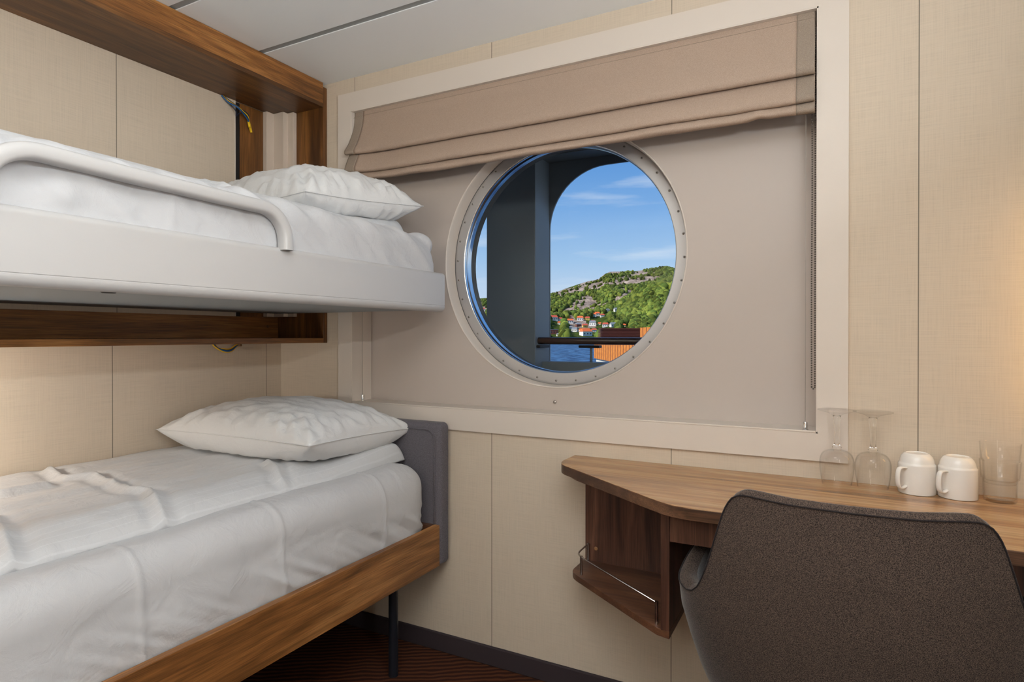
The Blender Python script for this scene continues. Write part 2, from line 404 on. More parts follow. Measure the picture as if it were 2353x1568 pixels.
# window wall with the opening of the window surround
OX0, OX1, OZ0, OZ1 = .402, 2.050, .883, 2.033
w = MB()
w.box(-.1, OX0, 0, .10, 0, CH + .1).box(OX1, RX + .1, 0, .10, 0, CH + .1).box(OX0, OX1, 0, .10, 0, OZ0).box(OX0, OX1, 0, .10, OZ1, CH + .1)
struct(w.build('wall_window', m_wall_w))
wl = struct(MB().box(-.1, 0, BY, 0, 0, CH + .1).build('wall_left', m_wall_l))
struct(MB().box(RX, RX + .1, BY, 0, 0, CH + .1).build('wall_right', m_wall))
struct(MB().box(-.1, RX + .1, BY - .1, BY, 0, CH + .1).build('wall_back', m_wall))
# ceiling boards with recessed grey joints
c = MB(); ys = [0, -.307, -.332, -.642, -.667, -.98, -.995, -1.315, -1.33, -1.65, -1.665, -2.0, -2.015, -2.4, -2.415, -2.8, -2.815, BY]
for i in range(0, len(ys) - 1, 2): c.box(0, RX, ys[i + 1], ys[i], CH, CH + .02)
ce = struct(c.build('ceiling', m_ceil))
MB().box(-.1, RX + .1, BY, 0, CH + .003, CH + .1).build('joint_backing', m_ceilseam, ce)
# skirtings
sk = MB().box(0.0, RX, -.013, -.0005, 0, .066); struct(sk.build('baseboard_window', m_skirt, bevel=.004))
struct(MB().box(.0005, .013, BY, -.014, 0, .066).build('baseboard_left', m_skirt, bevel=.004))
# window surround (flat white frame)
fr = MB(); fx0, fx1, fz0, fz1 = .333, 2.122, .809, 2.106
fr.box(fx0, OX0, -.010, 0, fz0, fz1).box(OX1, fx1, -.010, 0, fz0, fz1).box(OX0, OX1, -.010, 0, fz0, OZ0).box(OX0, OX1, -.010, 0, OZ1, fz1)
struct(fr.build('trim_1', m_white))

# ---------------------------------------------------------------- the porthole in its recess
PY = .103; PC = (1.227, 1.42); HR = .453; FY = .159; 
win = empty('window_1', (PC[0], PY, OZ0), kind='structure')
# lining of the recess
ln = MB(); t = .004
ln.box(OX0, OX0 + t, -.0095, PY, OZ0, OZ1).box(OX1 - t, OX1, -.0095, PY, OZ0, OZ1).box(OX0, OX1, -.0095, PY, OZ0, OZ0 + t).box(OX0, OX1, -.0095, PY, OZ1 - t, OZ1)
ln.build('recess_lining', m_white, win)
# small sill lip
MB().box(OX0 + t, OX1 - t, -.0105, -.003, OZ0 + .001, OZ0 + .007).build('sill_lip', m_white, win, bevel=.002)
def annulus_rect(cx, cz, r, x0, x1, z0, z1, y, n=128):
    ang = [2 * PI * i / n for i in range(n)]
    for X in (x0, x1):
        for Z in (z0, z1): ang.append(math.atan2(Z - cz, X - cx) % (2 * PI))
    ang = sorted(set(round(a, 6) for a in ang))
    inn, outp = [], []
    for a in ang:
        c_, s_ = math.cos(a), math.sin(a)
        tt = min([((x1 if c_ > 0 else x0) - cx) / c_ if abs(c_) > 1e-9 else 1e9, ((z1 if s_ > 0 else z0) - cz) / s_ if abs(s_) > 1e-9 else 1e9])
        inn.append((cx + r * c_, y, cz + r * s_)); outp.append((cx + tt * c_, y, cz + tt * s_))
    return inn, outp
m1 = MB()
i1, o1 = annulus_rect(PC[0], PC[1], HR, OX0 + t, OX1 - t, OZ0 + t, OZ1 - t, PY)
m1.grid([o1, i1], closev=True)
m1.build('recess_panel', m_inner, win)
# white cove from the panel hole back to the flange
prof = [(HR, 0), (HR - .002, .004), (HR - .003, .010), (HR - .004, .03), (HR - .004, FY - PY + .002)]
MB().lathe(prof, 128, (PC[0], PY, PC[1]), 'y').build('cove', m_white, win, smooth=True)
MB().lathe([(HR + .003, -.0005), (HR + .002, -.002), (HR - .001, -.002), (HR - .002, .002)], 128, (PC[0], PY, PC[1]), 'y').build('rim_bead', m_white, win, smooth=True)
# flange with 36 screws
fl = MB().lathe([(HR - .004, .004), (HR - .010, .001), (HR - .014, 0), (.4085, 0), (.4075, .002), (.4075, .02)], 128, (PC[0], FY, PC[1]), 'y').build('flange', m_alu, win, autosm=35)
scm = MB().lathe([(0, -.0025), (.0022, -.0026), (.0038, -.0015), (.0042, 0)], 12, (0, 0, 0), 'y')
for k in range(36):
    a = R(10 * k - 2.4)
    s_ = MB(); x, z = PC[0] + .434 * math.cos(a), PC[1] + .434 * math.sin(a)
    s_.add([(p[0] + x, p[1] + FY, p[2] + z) for p in scm.v], scm.f)
    so = s_.build('screw', m_screw, fl, smooth=True)
    if k % 1 == 0:
        q = MB(); d_ = R(random.uniform(0, 90))
        for e in (0, PI / 2):
            ux, uz = math.cos(d_ + e), math.sin(d_ + e)
            q.add([(x + ux * .0026 - uz * .0005, FY - .0029, z + uz * .0026 + ux * .0005), (x - ux * .0026 - uz * .0005, FY - .0029, z - uz * .0026 + ux * .0005),
                   (x - ux * .0026 + uz * .0005, FY - .0029, z - uz * .0026 - ux * .0005), (x + ux * .0026 + uz * .0005, FY - .0029, z + uz * .0026 - ux * .0005)], [(0, 1, 2, 3)])
        # cross slot joined into the screw's own mesh data
        me = so.data; bm = bmesh.new(); bm.from_mesh(me); b0 = BASE[win]
        for f_ in q.f:
            bm.faces.new([bm.verts.new((q.v[i][0] - b0.x, q.v[i][1] - b0.y, q.v[i][2] - b0.z)) for i in f_])
        bm.to_mesh(me); bm.free(); me.materials.append(m_dark)
        for pz in me.polygons[-2:]: pz.material_index = 1
# chrome gasket tube and rough sealant beyond
MB().lathe([(.4095, .002), (.4075, .001), (.4050, .004), (.4045, .009), (.4060, .013), (.4055, .016), (.4025, .021), (.4020, .030), (.4040, .036), (.4035, .042), (.4045, .050)], 128, (PC[0], FY, PC[1]), 'y').build('chrome_ring', m_chrome, win, smooth=True)
MB().lathe([(.4045, .050), (.4055, .056), (.408, .075), (.4110, .0955)], 128, (PC[0], FY, PC[1]), 'y').build('outer_seal', m_seal, win, smooth=True)
gy = FY + .052
MB().lathe([(.4043, 0), (.0001, 0)], 96, (PC[0], gy, PC[1]), 'y').build('pane', m_pane, win)
# small bolt under the porthole and a maker's plate of scratches is left out
MB().lathe([(0, -.004), (.0045, -.004), (.006, -.0025), (.0065, 0)], 16, (1.229, PY, .916), 'y').build('bolt', m_steel, win, smooth=True)

# steel hull plate with the round opening
h = MB()
HX0, HX1, HZ0, HZ1 = -.4, 3.2, -.3, 2.42
ia, oa = annulus_rect(PC[0], PC[1], .462, HX0, HX1, HZ0, HZ1, .168)
ib, ob = annulus_rect(PC[0], PC[1], .4108, HX0, HX1, HZ0, HZ1, FY + .095)
h.grid([ia, oa], closev=True); h.grid([ib, ob], closev=True)
ring = [[(PC[0] + .462 * math.cos(2 * PI * k / 96), .168, PC[1] + .462 * math.sin(2 * PI * k / 96)) for k in range(96)],
        [(PC[0] + .462 * math.cos(2 * PI * k / 96), .215, PC[1] + .462 * math.sin(2 * PI * k / 96)) for k in range(96)],
        [(PC[0] + .413 * math.cos(2 * PI * k / 96), .217, PC[1] + .413 * math.sin(2 * PI * k / 96)) for k in range(96)]]
h.grid(ring, closev=True)
for (x0, x1, z0, z1) in ((HX0, HX0 + .01, HZ0, HZ1), (HX1 - .01, HX1, HZ0, HZ1), (HX0, HX1, HZ0, HZ0 + .01), (HX0, HX1, HZ1 - .01, HZ1)):
    h.box(x0, x1, .10, FY + .095, z0, z1)
struct(h.build('wall_hull', m_ship, recalc=False))

# ================================================================== PROMENADE outside
# outer bulkhead plate with round-cornered openings, pillar box, header, bulwark
def rrect(x0, x1, z0, z1, r, n=10):
    return arc(x1 - r, z1 - r, r, 0, 90, n) + arc(x0 + r, z1 - r, r, 90, 180, n) + arc(x0 + r, z0 + .001, .001, 180, 270, 1) + arc(x1 - .001, z0 + .001, .001, 270, 360, 1)
pr = MB()
def plate(x0, x1, z0, z1, hole, y0, y1):
    a_, b_, c_, d_, r = hole
    pr.box(x0, a_, y0, y1, z0, z1).box(b_, x1, y0, y1, z0, z1).box(a_, b_, y0, y1, z0, c_).box(a_, b_, y0, y1, d_, z1)
    for (cx, sx) in ((a_, 1), (b_, -1)):
        n = 14; f_, k_ = [], []
        for i in range(n + 1):
            t_ = PI / 2 * i / n
            f_.append((cx + sx * r * (1 - math.cos(t_)), d_ - r * (1 - math.sin(t_)))); 
        for y in (y0, y1):
            pr.add([(cx, y, d_)] + [(x, y, z) for x, z in f_], [(0, i + 1, i + 2) for i in range(n)])
        pr.grid([[(x, y0, z) for x, z in f_], [(x, y1, z) for x, z in f_]])
plate(.673, 4.9, -.4, 2.5, (.809, 3.2, 1.019, 1.978, .30), .99, 1.0)
plate(-3.5, .673, -.4, 2.5, (-2.0, .537, 1.019, 1.978, .30), .99, 1.0)
bw = pr.build('wall_promenade', m_ship, recalc=True); struct(bw)
pb = MB().box(.537, .809, .82, .989, -.2, 2.33); struct(pb.build('trim_2', m_ship, bevel=.004))
struct(MB().box(-3.5, 4.9, .86, .989, 2.02, 2.33).build('trim_3', m_ship2, bevel=.004))
struct(MB().box(-3.5, 4.9, .90, .989, .96, 1.019).build('trim_4', m_ship, bevel=.004))
struct(MB().box(-3.5, 4.9, .255, 1.05, 2.331, 2.45).build('ceiling_promenade', m_ship2))
struct(MB().box(-3.5, 4.9, .255, 1.2, -.3, -.2).build('floor_promenade', m_ship))
# deck above, keeps the sun off the promenade as the ship does
struct(MB().box(-3.5, 4.9, -4.6, .254, 2.45, 2.6).build('roof_deck', m_ship2))
hr_ = empty('handrail', (2.0, .885, 1.019), 'dark brown round handrail outside the porthole beside the grey steel pillar', 'handrail')
MB().tube([(.800, .86, 1.122), (.86, .87, 1.122), (4.6, .87, 1.122)], .0175, 12).build('rail', m_rail, hr_, smooth=True)
for x in (1.055, 2.1, 3.1):
    MB().tube([(x, .93, 1.012), (x, .93, 1.092)], .0065, 10).build('post', m_ship, hr_, smooth=True)
    MB().box(x - .055, x + .05, .90, .945, 1.088, 1.101).build('bracket', m_dark, hr_, bevel=.004)
MB().box(.81, .83, .83, .95, 1.088, 1.101).build('bracket', m_dark, hr_, bevel=.003)

# ================================================================== LANDSCAPE (far side of the fjord)
yaw = R(27.78)
F0 = np.array([-math.sin(yaw), math.cos(yaw)]); R0 = np.array([math.cos(yaw), math.sin(yaw)])
SKX = [600, 900, 1093, 1120, 1180, 1265, 1290, 1320, 1350, 1376, 1388, 1400, 1440, 1470, 1500, 1530, 1560, 1700, 2000, 2500]
SKY = [715, 700, 686, 684, 681, 673, 666, 656, 646, 640, 630, 624, 622, 620, 614, 611, 618, 632, 650, 690]
def skyl(u):
    return float(np.interp(u * FPX + 1176.5, SKX, SKY))
def H(u, D):
    x = u * FPX + 1176.5
    hs = 1700 * (771.5 - skyl(u)) / FPX
    t_ = (D - 690) / 1010.
    if t_ < 0: return -8 + t_ * 40
    g = min(t_, 1) ** 1.12
    z = -7 + (hs + 7) * g
    if D > 1700: z -= (D - 1700) * .25
    # nearer green spur on the right
    rr = ss(1395, 1560, x) * (1 - ss(1800, 2300, x))
    z += rr * 44 * math.exp(-((D - 1010) / 190.) ** 2)
    amp = 1 if D < 1450 else max(.25, 1 - (D - 1450) / 300)
    z += amp * min(1, t_ * 3) * (13 * nse(u * 9, D / 170.) + 8 * nse(u * 26 + 5, D / 70.) + 3.5 * nse(u * 80, D / 25.))
    return z
def W3(u, D, z): 
    p = np.array([CAMX, CAMY]) + D * (F0 + u * R0); return (p[0], p[1], z)
def rocky(u, D):
    v = nse(u * 22 + 3, D / 110., 2.2) + .45 * nse(u * 70, D / 45., 1.1)
    k = .32
    if D > 1000: k = .04
    if 1020 < D < 1300: k = -.04
    if D > 1480: k = -.18
    return v > k
us = [-.45 + i * .006 for i in range(40)] + [-.21 + i * .0022 for i in range(260)] + [.362 + i * .01 for i in range(50)]
Ds = [600 + i * 12 for i in range(110)]
P = [[W3(u, D, H(u, D)) for D in Ds] for u in us]
hm = MB().grid(P)
rockv = [1.0 if rocky(u, D) and D > 730 else 0.0 for u in us for D in Ds]
def hillmat():
    m, n, b = new('hillside')
    at = n.nodes.new('ShaderNodeAttribute'); at.attribute_name = 'rock'
    geo = n.nodes.new('ShaderNodeNewGeometry')
    z = N(n, 'ShaderNodeTexNoise', Scale=.05, Detail=8.0, Roughness=.7); L(n, geo.outputs['Position'], z.inputs['Vector'])
    g = ramp_node(n, [(.35, rgb(44, 60, 24)), (.65, rgb(108, 128, 44))]); L(n, z.outputs['Fac'], g.inputs[0])
    mp_ = N(n, 'ShaderNodeMapping'); mp_.inputs['Scale'].default_value = (1, 1, .5); mp_.inputs['Rotation'].default_value = (.3, .5, 0); L(n, geo.outputs['Position'], mp_.inputs[0])
    z2 = N(n, 'ShaderNodeTexNoise', Scale=.09, Detail=9.0, Roughness=.75, Distortion=1.0); L(n, mp_.outputs[0], z2.inputs['Vector'])
    r_ = ramp_node(n, [(.36, rgb(92, 80, 72)), (.5, rgb(186, 162, 146)), (.64, rgb(232, 210, 192))]); L(n, z2.outputs['Fac'], r_.inputs[0])
    ad = N(n, 'ShaderNodeMath', operation='ADD'); L(n, at.outputs['Fac'], ad.inputs[0])
    sb = N(n, 'ShaderNodeMath', operation='MULTIPLY_ADD'); L(n, z.outputs['Fac'], sb.inputs[0]); sb.inputs[1].default_value = 1.6; sb.inputs[2].default_value = -.8; L(n, sb.outputs[0], ad.inputs[1])
    rr = ramp_node(n, [(.45, (0, 0, 0, 1)), (.55, (1, 1, 1, 1))]); L(n, ad.outputs[0], rr.inputs[0])
    mxx = N(n, 'ShaderNodeMix', data_type='RGBA'); L(n, rr.outputs[0], mxx.inputs[0]); L(n, g.outputs[0], mxx.inputs[6]); L(n, r_.outputs[0], mxx.inputs[7])
    L(n, mxx.outputs[2], b.inputs['Base Color']); b.inputs['Roughness'].default_value = .9; b.inputs['Specular IOR Level'].default_value = .1
    bp = N(n, 'ShaderNodeBump', Strength=1.0, Distance=9.0); L(n, z2.outputs['Fac'], bp.inputs['Height']); L(n, bp.outputs[0], b.inputs['Normal'])
    return m
hill = hm.build('hillside', hillmat(), smooth=True)
tag(hill, 'green wooded hillside with bare pinkish rock faces across the water', 'hill')
at = hill.data.attributes.new('rock', 'FLOAT', 'POINT'); at.data.foreach_set('value', rockv)
# sea
def seamat():
    m, n, b = new('sea'); geo = n.nodes.new('ShaderNodeNewGeometry')
    mp_ = N(n, 'ShaderNodeMapping'); mp_.inputs['Scale'].default_value = (.22, .22, 1); L(n, geo.outputs['Position'], mp_.inputs[0])
    z = N(n, 'ShaderNodeTexNoise', Scale=1.0, Detail=9.0, Roughness=.65, Distortion=.5); L(n, mp_.outputs[0], z.inputs['Vector'])
    r_ = ramp_node(n, [(.42, rgb(6, 28, 66)), (.60, rgb(84, 128, 168))]); L(n, z.outputs['Fac'], r_.inputs[0]); L(n, r_.outputs[0], b.inputs['Base Color'])
    b.inputs['Roughness'].default_value = .45; b.inputs['Specular IOR Level'].default_value = .12
    bp = N(n, 'ShaderNodeBump', Strength=1.0, Distance=1.2); L(n, z.outputs['Fac'], bp.inputs['Height']); L(n, bp.outputs[0], b.inputs['Normal'])
    return m
sv = [W3(u, D, -8) for D in (4, 300, 760, 3000) for u in (-2.5, 2.5)]
se = MB().add(sv, [(0, 1, 3, 2), (2, 3, 5, 4), (4, 5, 7, 6)]).build('sea', seamat()); tag(se, 'rippled dark blue water below the handrail outside', 'sea', kind='stuff')
# houses on the lower slope
m_hw = [plain('house_white', rgb(238, 234, 226), .8), plain('house_cream', rgb(226, 206, 160), .8), plain('house_yellow', rgb(214, 186, 96), .8), plain('house_brown', rgb(120, 70, 60), .8)]
m_hr = [plain('roof_orange', rgb(226, 106, 52), .8), plain('roof_red', rgb(196, 84, 60), .8), plain('roof_grey', rgb(128, 132, 138), .8)]
m_win = plain('house_window', rgb(50, 60, 72), .3)
HOUSES = [  # image x, y(base), width px, wall, roof, words
 (1273, 737, 16, 0, 1, 'long white house with a red roof at the far left of the shore village'),
 (1288, 738, 10, 0, 1, 'white house with a red roof just right of the long one'),
 (1287, 747, 11, 0, 0, 'low white house with a bright roof under the long red-roofed one'),
 (1310, 743, 14, 0, 0, 'white house with an orange roof among trees left of the village centre'),
 (1333, 738, 15, 0, 0, 'tall white house with an orange roof left in the village'),
 (1350, 736, 11, 2, 1, 'yellow house with a red roof below the rock face'),
 (1329, 751, 12, 3, 2, 'dark brown house with a grey roof in the village centre'),
 (1344, 753, 12, 2, 1, 'yellow house with a red roof lower in the village'),
 (1365, 728, 11, 0, 0, 'white house with an orange roof highest on the left of the cluster'),
 (1372, 726, 12, 0, 0, 'white house with an orange roof in the middle of the high cluster'),
 (1384, 729, 10, 0, 1, 'white house with a red roof at the right of the high cluster'),
 (1396, 716, 9, 0, 2, 'small white house with a grey roof on the slope above the village'),
 (1416, 716, 11, 0, 2, 'white gabled house highest on the wooded slope'),
 (1362, 749, 16, 0, 2, 'large white house with a grey roof in the village centre'),
 (1363, 743, 10, 0, 1, 'white house with a dark red roof behind the large grey-roofed one'),
 (1378, 747, 8, 1, 0, 'small cream house with an orange roof'),
 (1391, 752, 14, 0, 1, 'white house with a red roof above the wharf'),
 (1409, 752, 15, 0, 2, 'white house with a grey roof above the wharf'),
 (1446, 743, 9, 0, 2, 'small white cube house alone under the trees'),
 (1433, 752, 10, 1, 0, 'cream house with an orange roof at the right end of the village'),
 (1321, 763, 14, 0, 2, 'white waterside house with a grey roof'),
 (1337, 764, 12, 0, 0, 'white waterside house with an orange roof'),
 (1352, 764, 10, 1, 0, 'cream waterside house with an orange roof'),
 (1365, 764, 12, 0, 1, 'white waterside house with a red roof'),
 (1346, 772, 26, 0, 0, 'long white boathouse with a bright orange roof at the water'),
 (1312, 756, 8, 0, 2, 'small white house with a grey roof by the bare rock'),
 (1284, 773, 10, 0, 2, 'white shed with a grey roof at the water edge'),
 (1110, 716, 9, 0, 1, 'white house with a red roof seen left of the grey steel pillar'),
 (1272, 768, 20, 3, 2, 'flat-roofed brown apartment block at the water beside the pillar'),
]
def place(px, py):
    u = (px - 1176.5) / FPX
    D = 705
    while D < 1300:
        z = H(u, D)
        if 771.5 - FPX * (z - CAMZ) / D <= py: break
        D += 3
    return u, D, H(u, D)
HPOS = []
for (px, py, wpx, wm, rm, lab) in HOUSES:
    u, D, z = place(px, py); HPOS.append((u, D, wpx * .72 / FPX)); ww = wpx / FPX * D * .95; dd = ww * .7 if wpx < 18 else 9; hh = min(ww * .55, 6)
    x, y, _ = W3(u, D, z); z -= .5
    ho = empty('house', (x, y, z), lab, 'house', 'houses across the water')
    rz = yaw + random.uniform(-.6, .6); ho.rotation_euler = (0, 0, rz)
    BASE[ho] = Vector((0, 0, 0))
    flat = px == 1272
    bx_ = MB().box(-ww / 2, ww / 2, -dd / 2, dd / 2, -3, hh); bx_.build('walls', m_hw[wm], ho)
    if flat: MB().box(-ww / 2 - .3, ww / 2 + .3, -dd / 2 - .3, dd / 2 + .3, hh, hh + .8).build('roof', m_hr[rm], ho)
    else:
        e = .5; rt = ww * .28
        v = [(-ww / 2 - e, -dd / 2 - e, hh - .2), (ww / 2 + e, -dd / 2 - e, hh - .2), (ww / 2 + e, dd / 2 + e, hh - .2), (-ww / 2 - e, dd / 2 + e, hh - .2), (-ww / 2 + ww * .1, 0, hh + rt), (ww / 2 - ww * .1, 0, hh + rt)]
        MB().add(v, [(0, 1, 5, 4), (2, 3, 4, 5), (0, 4, 3), (1, 2, 5), (0, 3, 2, 1)]).build('roof', m_hr[rm], ho)
    for i in range(3): 
        xx = -ww / 2 + ww * (i + .5) / 3; MB().box(xx - ww * .06, xx + ww * .06, -dd / 2 - .06, -dd / 2 + .05, hh * .35, hh * .65).build('window', m_win, ho)
# trees: uncountable woodland canopy on the far slope
ico = bmesh.new(); bmesh.ops.create_icosphere(ico, subdivisions=2, radius=1)
IV = np.array([v.co[:] for v in ico.verts]); IF = np.array([[v.index for v in f.verts] for f in ico.faces]); ico.free()
rng = np.random.default_rng(3)
TV, TC = [], []; cnt = 0
while cnt < 13000:
    u = rng.uniform(-.075, .30); D = 700 + 950 * rng.random()
    if rocky(u, D) and rng.random() < .93: continue
    if D > 1500 and rng.random() < .6: continue
    z = H(u, D)
    if z < -4: continue
    if any(abs(u - hu) < hw and hd - 130 < D < hd + 6 for hu, hd, hw in HPOS): continue
    s_ = rng.uniform(2.4, 5.0) * (1.1 if D < 1000 else .85)
    v = IV * (1 + rng.uniform(-.22, .22, IV.shape[0]))[:, None] * np.array([1, 1, rng.uniform(.9, 1.5)]) * s_
    p = W3(u, D, z + s_ * .55)
    TV.append(v + np.array(p)); 
    k = rng.random(); br = (.30 + .85 * rng.random()) * (.75 if D > 1300 else 1) * (1 + .5 * nse(u * 40, D / 80., 7))
    TC.append(np.array([(.085 + .11 * k) * br, (.135 + .09 * k) * br, (.028 + .01 * k) * br, 1.0])); cnt += 1
TVa = np.concatenate(TV); TFa = np.concatenate([IF + i * len(IV) for i in range(cnt)])
me = bpy.data.meshes.new('woodland'); me.vertices.add(len(TVa)); me.vertices.foreach_set('co', TVa.ravel())
me.loops.add(TFa.size); me.loops.foreach_set('vertex_index', TFa.ravel().astype(np.int32))
me.polygons.add(len(TFa)); me.polygons.foreach_set('loop_start', np.arange(0, TFa.size, 3, dtype=np.int32)); 
me.polygons.foreach_set('use_smooth', np.ones(len(TFa), dtype=bool))
me.update(calc_edges=True)
ca = me.color_attributes.new('leaf', 'FLOAT_COLOR', 'POINT'); ca.data.foreach_set('color', np.repeat(np.array(TC), len(IV), axis=0).ravel())
mt, n, b = new('leaves'); aa = n.nodes.new('ShaderNodeAttribute'); aa.attribute_name = 'leaf'; L(n, aa.outputs['Color'], b.inputs['Base Color']); b.inputs['Roughness'].default_value = .9; b.inputs['Specular IOR Level'].default_value = .05
me.materials.append(mt)
wo = bpy.data.objects.new('woodland', me); COL.objects.link(wo)
tag(wo, 'dense mixed green treetops covering the hillside across the water', 'trees', kind='stuff')
# wharf building: orange boards, built close to the ship
def U(px): return (px - 1176.5) / FPX
def wp(lat, d): p = np.array([CAMX, CAMY]) + d * F0 + lat * R0; return p
def boards():
    m, n, b = new('orange_boards'); t = N(n, 'ShaderNodeTexCoord')
    sx = N(n, 'ShaderNodeSeparateXYZ'); L(n, t.outputs['Object'], sx.inputs[0])
    md = N(n, 'ShaderNodeMath', operation='FLOORED_MODULO'); L(n, sx.outputs[1], md.inputs[0]); md.inputs[1].default_value = 1.6
    lt = N(n, 'ShaderNodeMath', operation='LESS_THAN'); L(n, md.outputs[0], lt.inputs[0]); lt.inputs[1].default_value = .3
    z = N(n, 'ShaderNodeTexNoise', Scale=2.0, Detail=4.0); L(n, t.outputs['Object'], z.inputs['Vector'])
    r_ = ramp_node(n, [(.3, rgb(186, 104, 34)), (.7, rgb(222, 138, 52))]); L(n, z.outputs['Fac'], r_.inputs[0])
    mxx = N(n, 'ShaderNodeMix', data_type='RGBA'); L(n, lt.outputs[0], mxx.inputs[0]); L(n, r_.outputs[0], mxx.inputs[6]); mxx.inputs[7].default_value = rgb(110, 52, 20)
    L(n, mxx.outputs[2], b.inputs['Base Color']); b.inputs['Roughness'].default_value = .8
    return m
m_boards = boards()
pA = wp(13.42, 100); pB = wp(13.42 + .0496 * 48, 52)
ang = math.atan2(pB[1] - pA[1], pB[0] - pA[0])
wh = empty('wharf_building', (pA[0], pA[1], -8), 'wharf building clad in bright orange vertical boards behind the handrail', 'building')
wh.rotation_euler = (0, 0, ang + PI / 2); BASE[wh] = Vector((0, 0, 0))   # local -Y runs along the wall from pA to pB, +X away from ship view
Lw = float(np.hypot(*(pB - pA)))
LU = Lw * 29 / 48.
MB().box(0, 14, -Lw, 0, 5.45, 8.85).build('walls', m_boards, wh)
MB().box(.02, 13.9, -Lw, -LU, 8.85, 10.07).build('upper_walls', m_boards, wh)
MB().box(.3, 13.7, -Lw + .3, -.3, 0, 5.45).build('base', plain('wharf_white_base', rgb(222, 218, 206), .8), wh)
lm = MB()
for i in range(7): lm.box(.35, 7.0, -4.4, -1.6 - .05 * i, 8.86 + i * .22, 8.98 + i * .22)
lm.box(.6, 6.8, -4.2, -2.2, 8.86, 10.3)
lm.build('louvre_screen', plain('brown_louvres', rgb(84, 40, 30), .7), wh)

# ================================================================== BUNK FRAME on the left wall
XF = .266
bf = empty('bunk_niche_frame', (.13, -1.0, 1.118), 'dark walnut wooden frame fixed to the left wall around the upper bunk', 'bed frame')
Y0 = -2.12
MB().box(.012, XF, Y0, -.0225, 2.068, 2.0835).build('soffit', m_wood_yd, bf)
MB().box(XF - .02, XF, Y0, -.0215, 2.0837, CH - .001).build('fascia', m_wood_y, bf, bevel=.001)
MB().box(XF - .0195, XF - .001, Y0, -.022, 2.0705, 2.0835).build('fascia_lip', m_wood_y, bf)
MB().box(.001, XF, -.021, -.001, 1.118, 2.150).build('end_panel', m_wood_z, bf, bevel=.001)
MB().box(.001, XF, Y0 - .02, Y0, 1.118, CH - .001).build('end_panel', m_wood_z, bf, bevel=.001)
MB().box(.001, XF, Y0, -.0215, 1.118, 1.138).build('lower_shelf', m_wood_y, bf, bevel=.001)
MB().box(.001, .006, Y0, -.022, 1.1385, 1.223).build('lower_board', m_wood_y, bf)
MB().box(.001, .006, -.207, -.022, 1.2235, 2.0675).build('side_board', m_wood_z, bf)
MB().box(.0005, .003, -.234, -.207, 1.2235, 2.0675).build('shadow_gap', m_dark, bf)
def cap(x, y, z, ax, parent, m=None):
    if ax == 'x': pr_ = [(x + .0025 * 0, 0)]
    mb = MB()
    if ax == 'z': mb.lathe([(0, -.002), (.004, -.002), (.006, 0)], 16, (x, y, z))
    elif ax == 'y': mb.lathe([(0, -.002), (.004, -.002), (.006, 0)], 16, (x, y, z), 'y')
    else:
        P_ = [[(x + dz, y + r * math.cos(2 * PI * k / 16), z + r * math.sin(2 * PI * k / 16)) for k in range(16)] for r, dz in ((.0001, .002), (.004, .002), (.006, 0))]
        mb.grid(P_, closev=True)
    return mb.build('screw_cap', m or m_wood_yd, parent, smooth=True)
cap(.10, -.20, 2.068, 'z', bf); cap(.006, -.075, 1.185, 'x', bf)
# stepped cream metal cover in the corner
st = [(.030, -.0985), (.030, -.0632), (.0859, -.0632), (.0859, -.0406), (.1185, -.0406), (.1185, -.0225), (.0075, -.0225), (.0075, -.0985)]
MB().prism(st, 1.225, 2.0675).build('stepped_cover', m_metalcover, bf, bevel=.0012)
# light panel between the boards belongs to the wall
MB().box(.0035, .0125, Y0, -.234, 1.2235, 2.0675).build('wall_panel', m_panel_l, wl)
MB().box(.0126, .0145, -.237, -.2335, 1.2235, 2.0675).build('edge_strip', m_white, wl)

# ================================================================== UPPER BUNK
XB = .859
ub = empty('upper_bunk', (.44, -1.0, 1.232), 'white fold-down upper bunk tray with rounded guard rail', 'bunk bed')
tr = MB()
def tray():
    # cross-section swept along Y, closed at both ends
    x1 = XB
    outer = [(.03, 1.258), (.032, 1.250), (.036, 1.250), (.80, 1.2415), (.835, 1.234)] + [(x1 - .018 + .018 * math.cos(R(a)), 1.250 + .018 * math.sin(R(a))) for a in (-90, -70, -50, -30, -10, 0)] + \
            [(x1, 1.2525), (x1 - .0012, 1.2532), (x1 - .0012, 1.2545), (x1, 1.2552), (x1, 1.355)] + [(x1 - .012 + .012 * math.cos(R(a)), 1.358 + .012 * math.sin(R(a))) for a in (0, 30, 60, 90)] + [(x1 - .03, 1.362), (x1 - .036, 1.354), (x1 - .036, 1.29), (.06, 1.29), (.05, 1.36), (.03, 1.36)]
    P_ = [[(x, y, z) for x, z in outer] for y in (-2.04, -.030)]
    tr.grid(P_, closev=True)
    n = len(outer)
    b0 = len(tr.v) - 2 * n
    tr.f.append(tuple(range(b0, b0 + n))); tr.f.append(tuple(range(b0 + n, b0 + 2 * n)))
tray()
trm = tr.build('tray', m_plastic, ub, bevel=0, autosm=40)
bev = trm.modifiers.new('bevel', 'BEVEL'); bev.width = .007; bev.segments = 3; bev.limit_method = 'ANGLE'; bev.angle_limit = R(60)
MB().box(.04, XB - .02, -.0500, -.0305, 1.30, 1.362).box(.04, XB - .02, -2.035, -2.01, 1.30, 1.362).build('end_rim', m_plastic, ub, bevel=.005)
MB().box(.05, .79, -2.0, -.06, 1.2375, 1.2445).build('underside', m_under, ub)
MB().lathe([(0, -.004), (.012, -.004), (.016, 0)], 20, (.78, -1.13, 1.238)).build('latch', m_dark, ub, smooth=True)
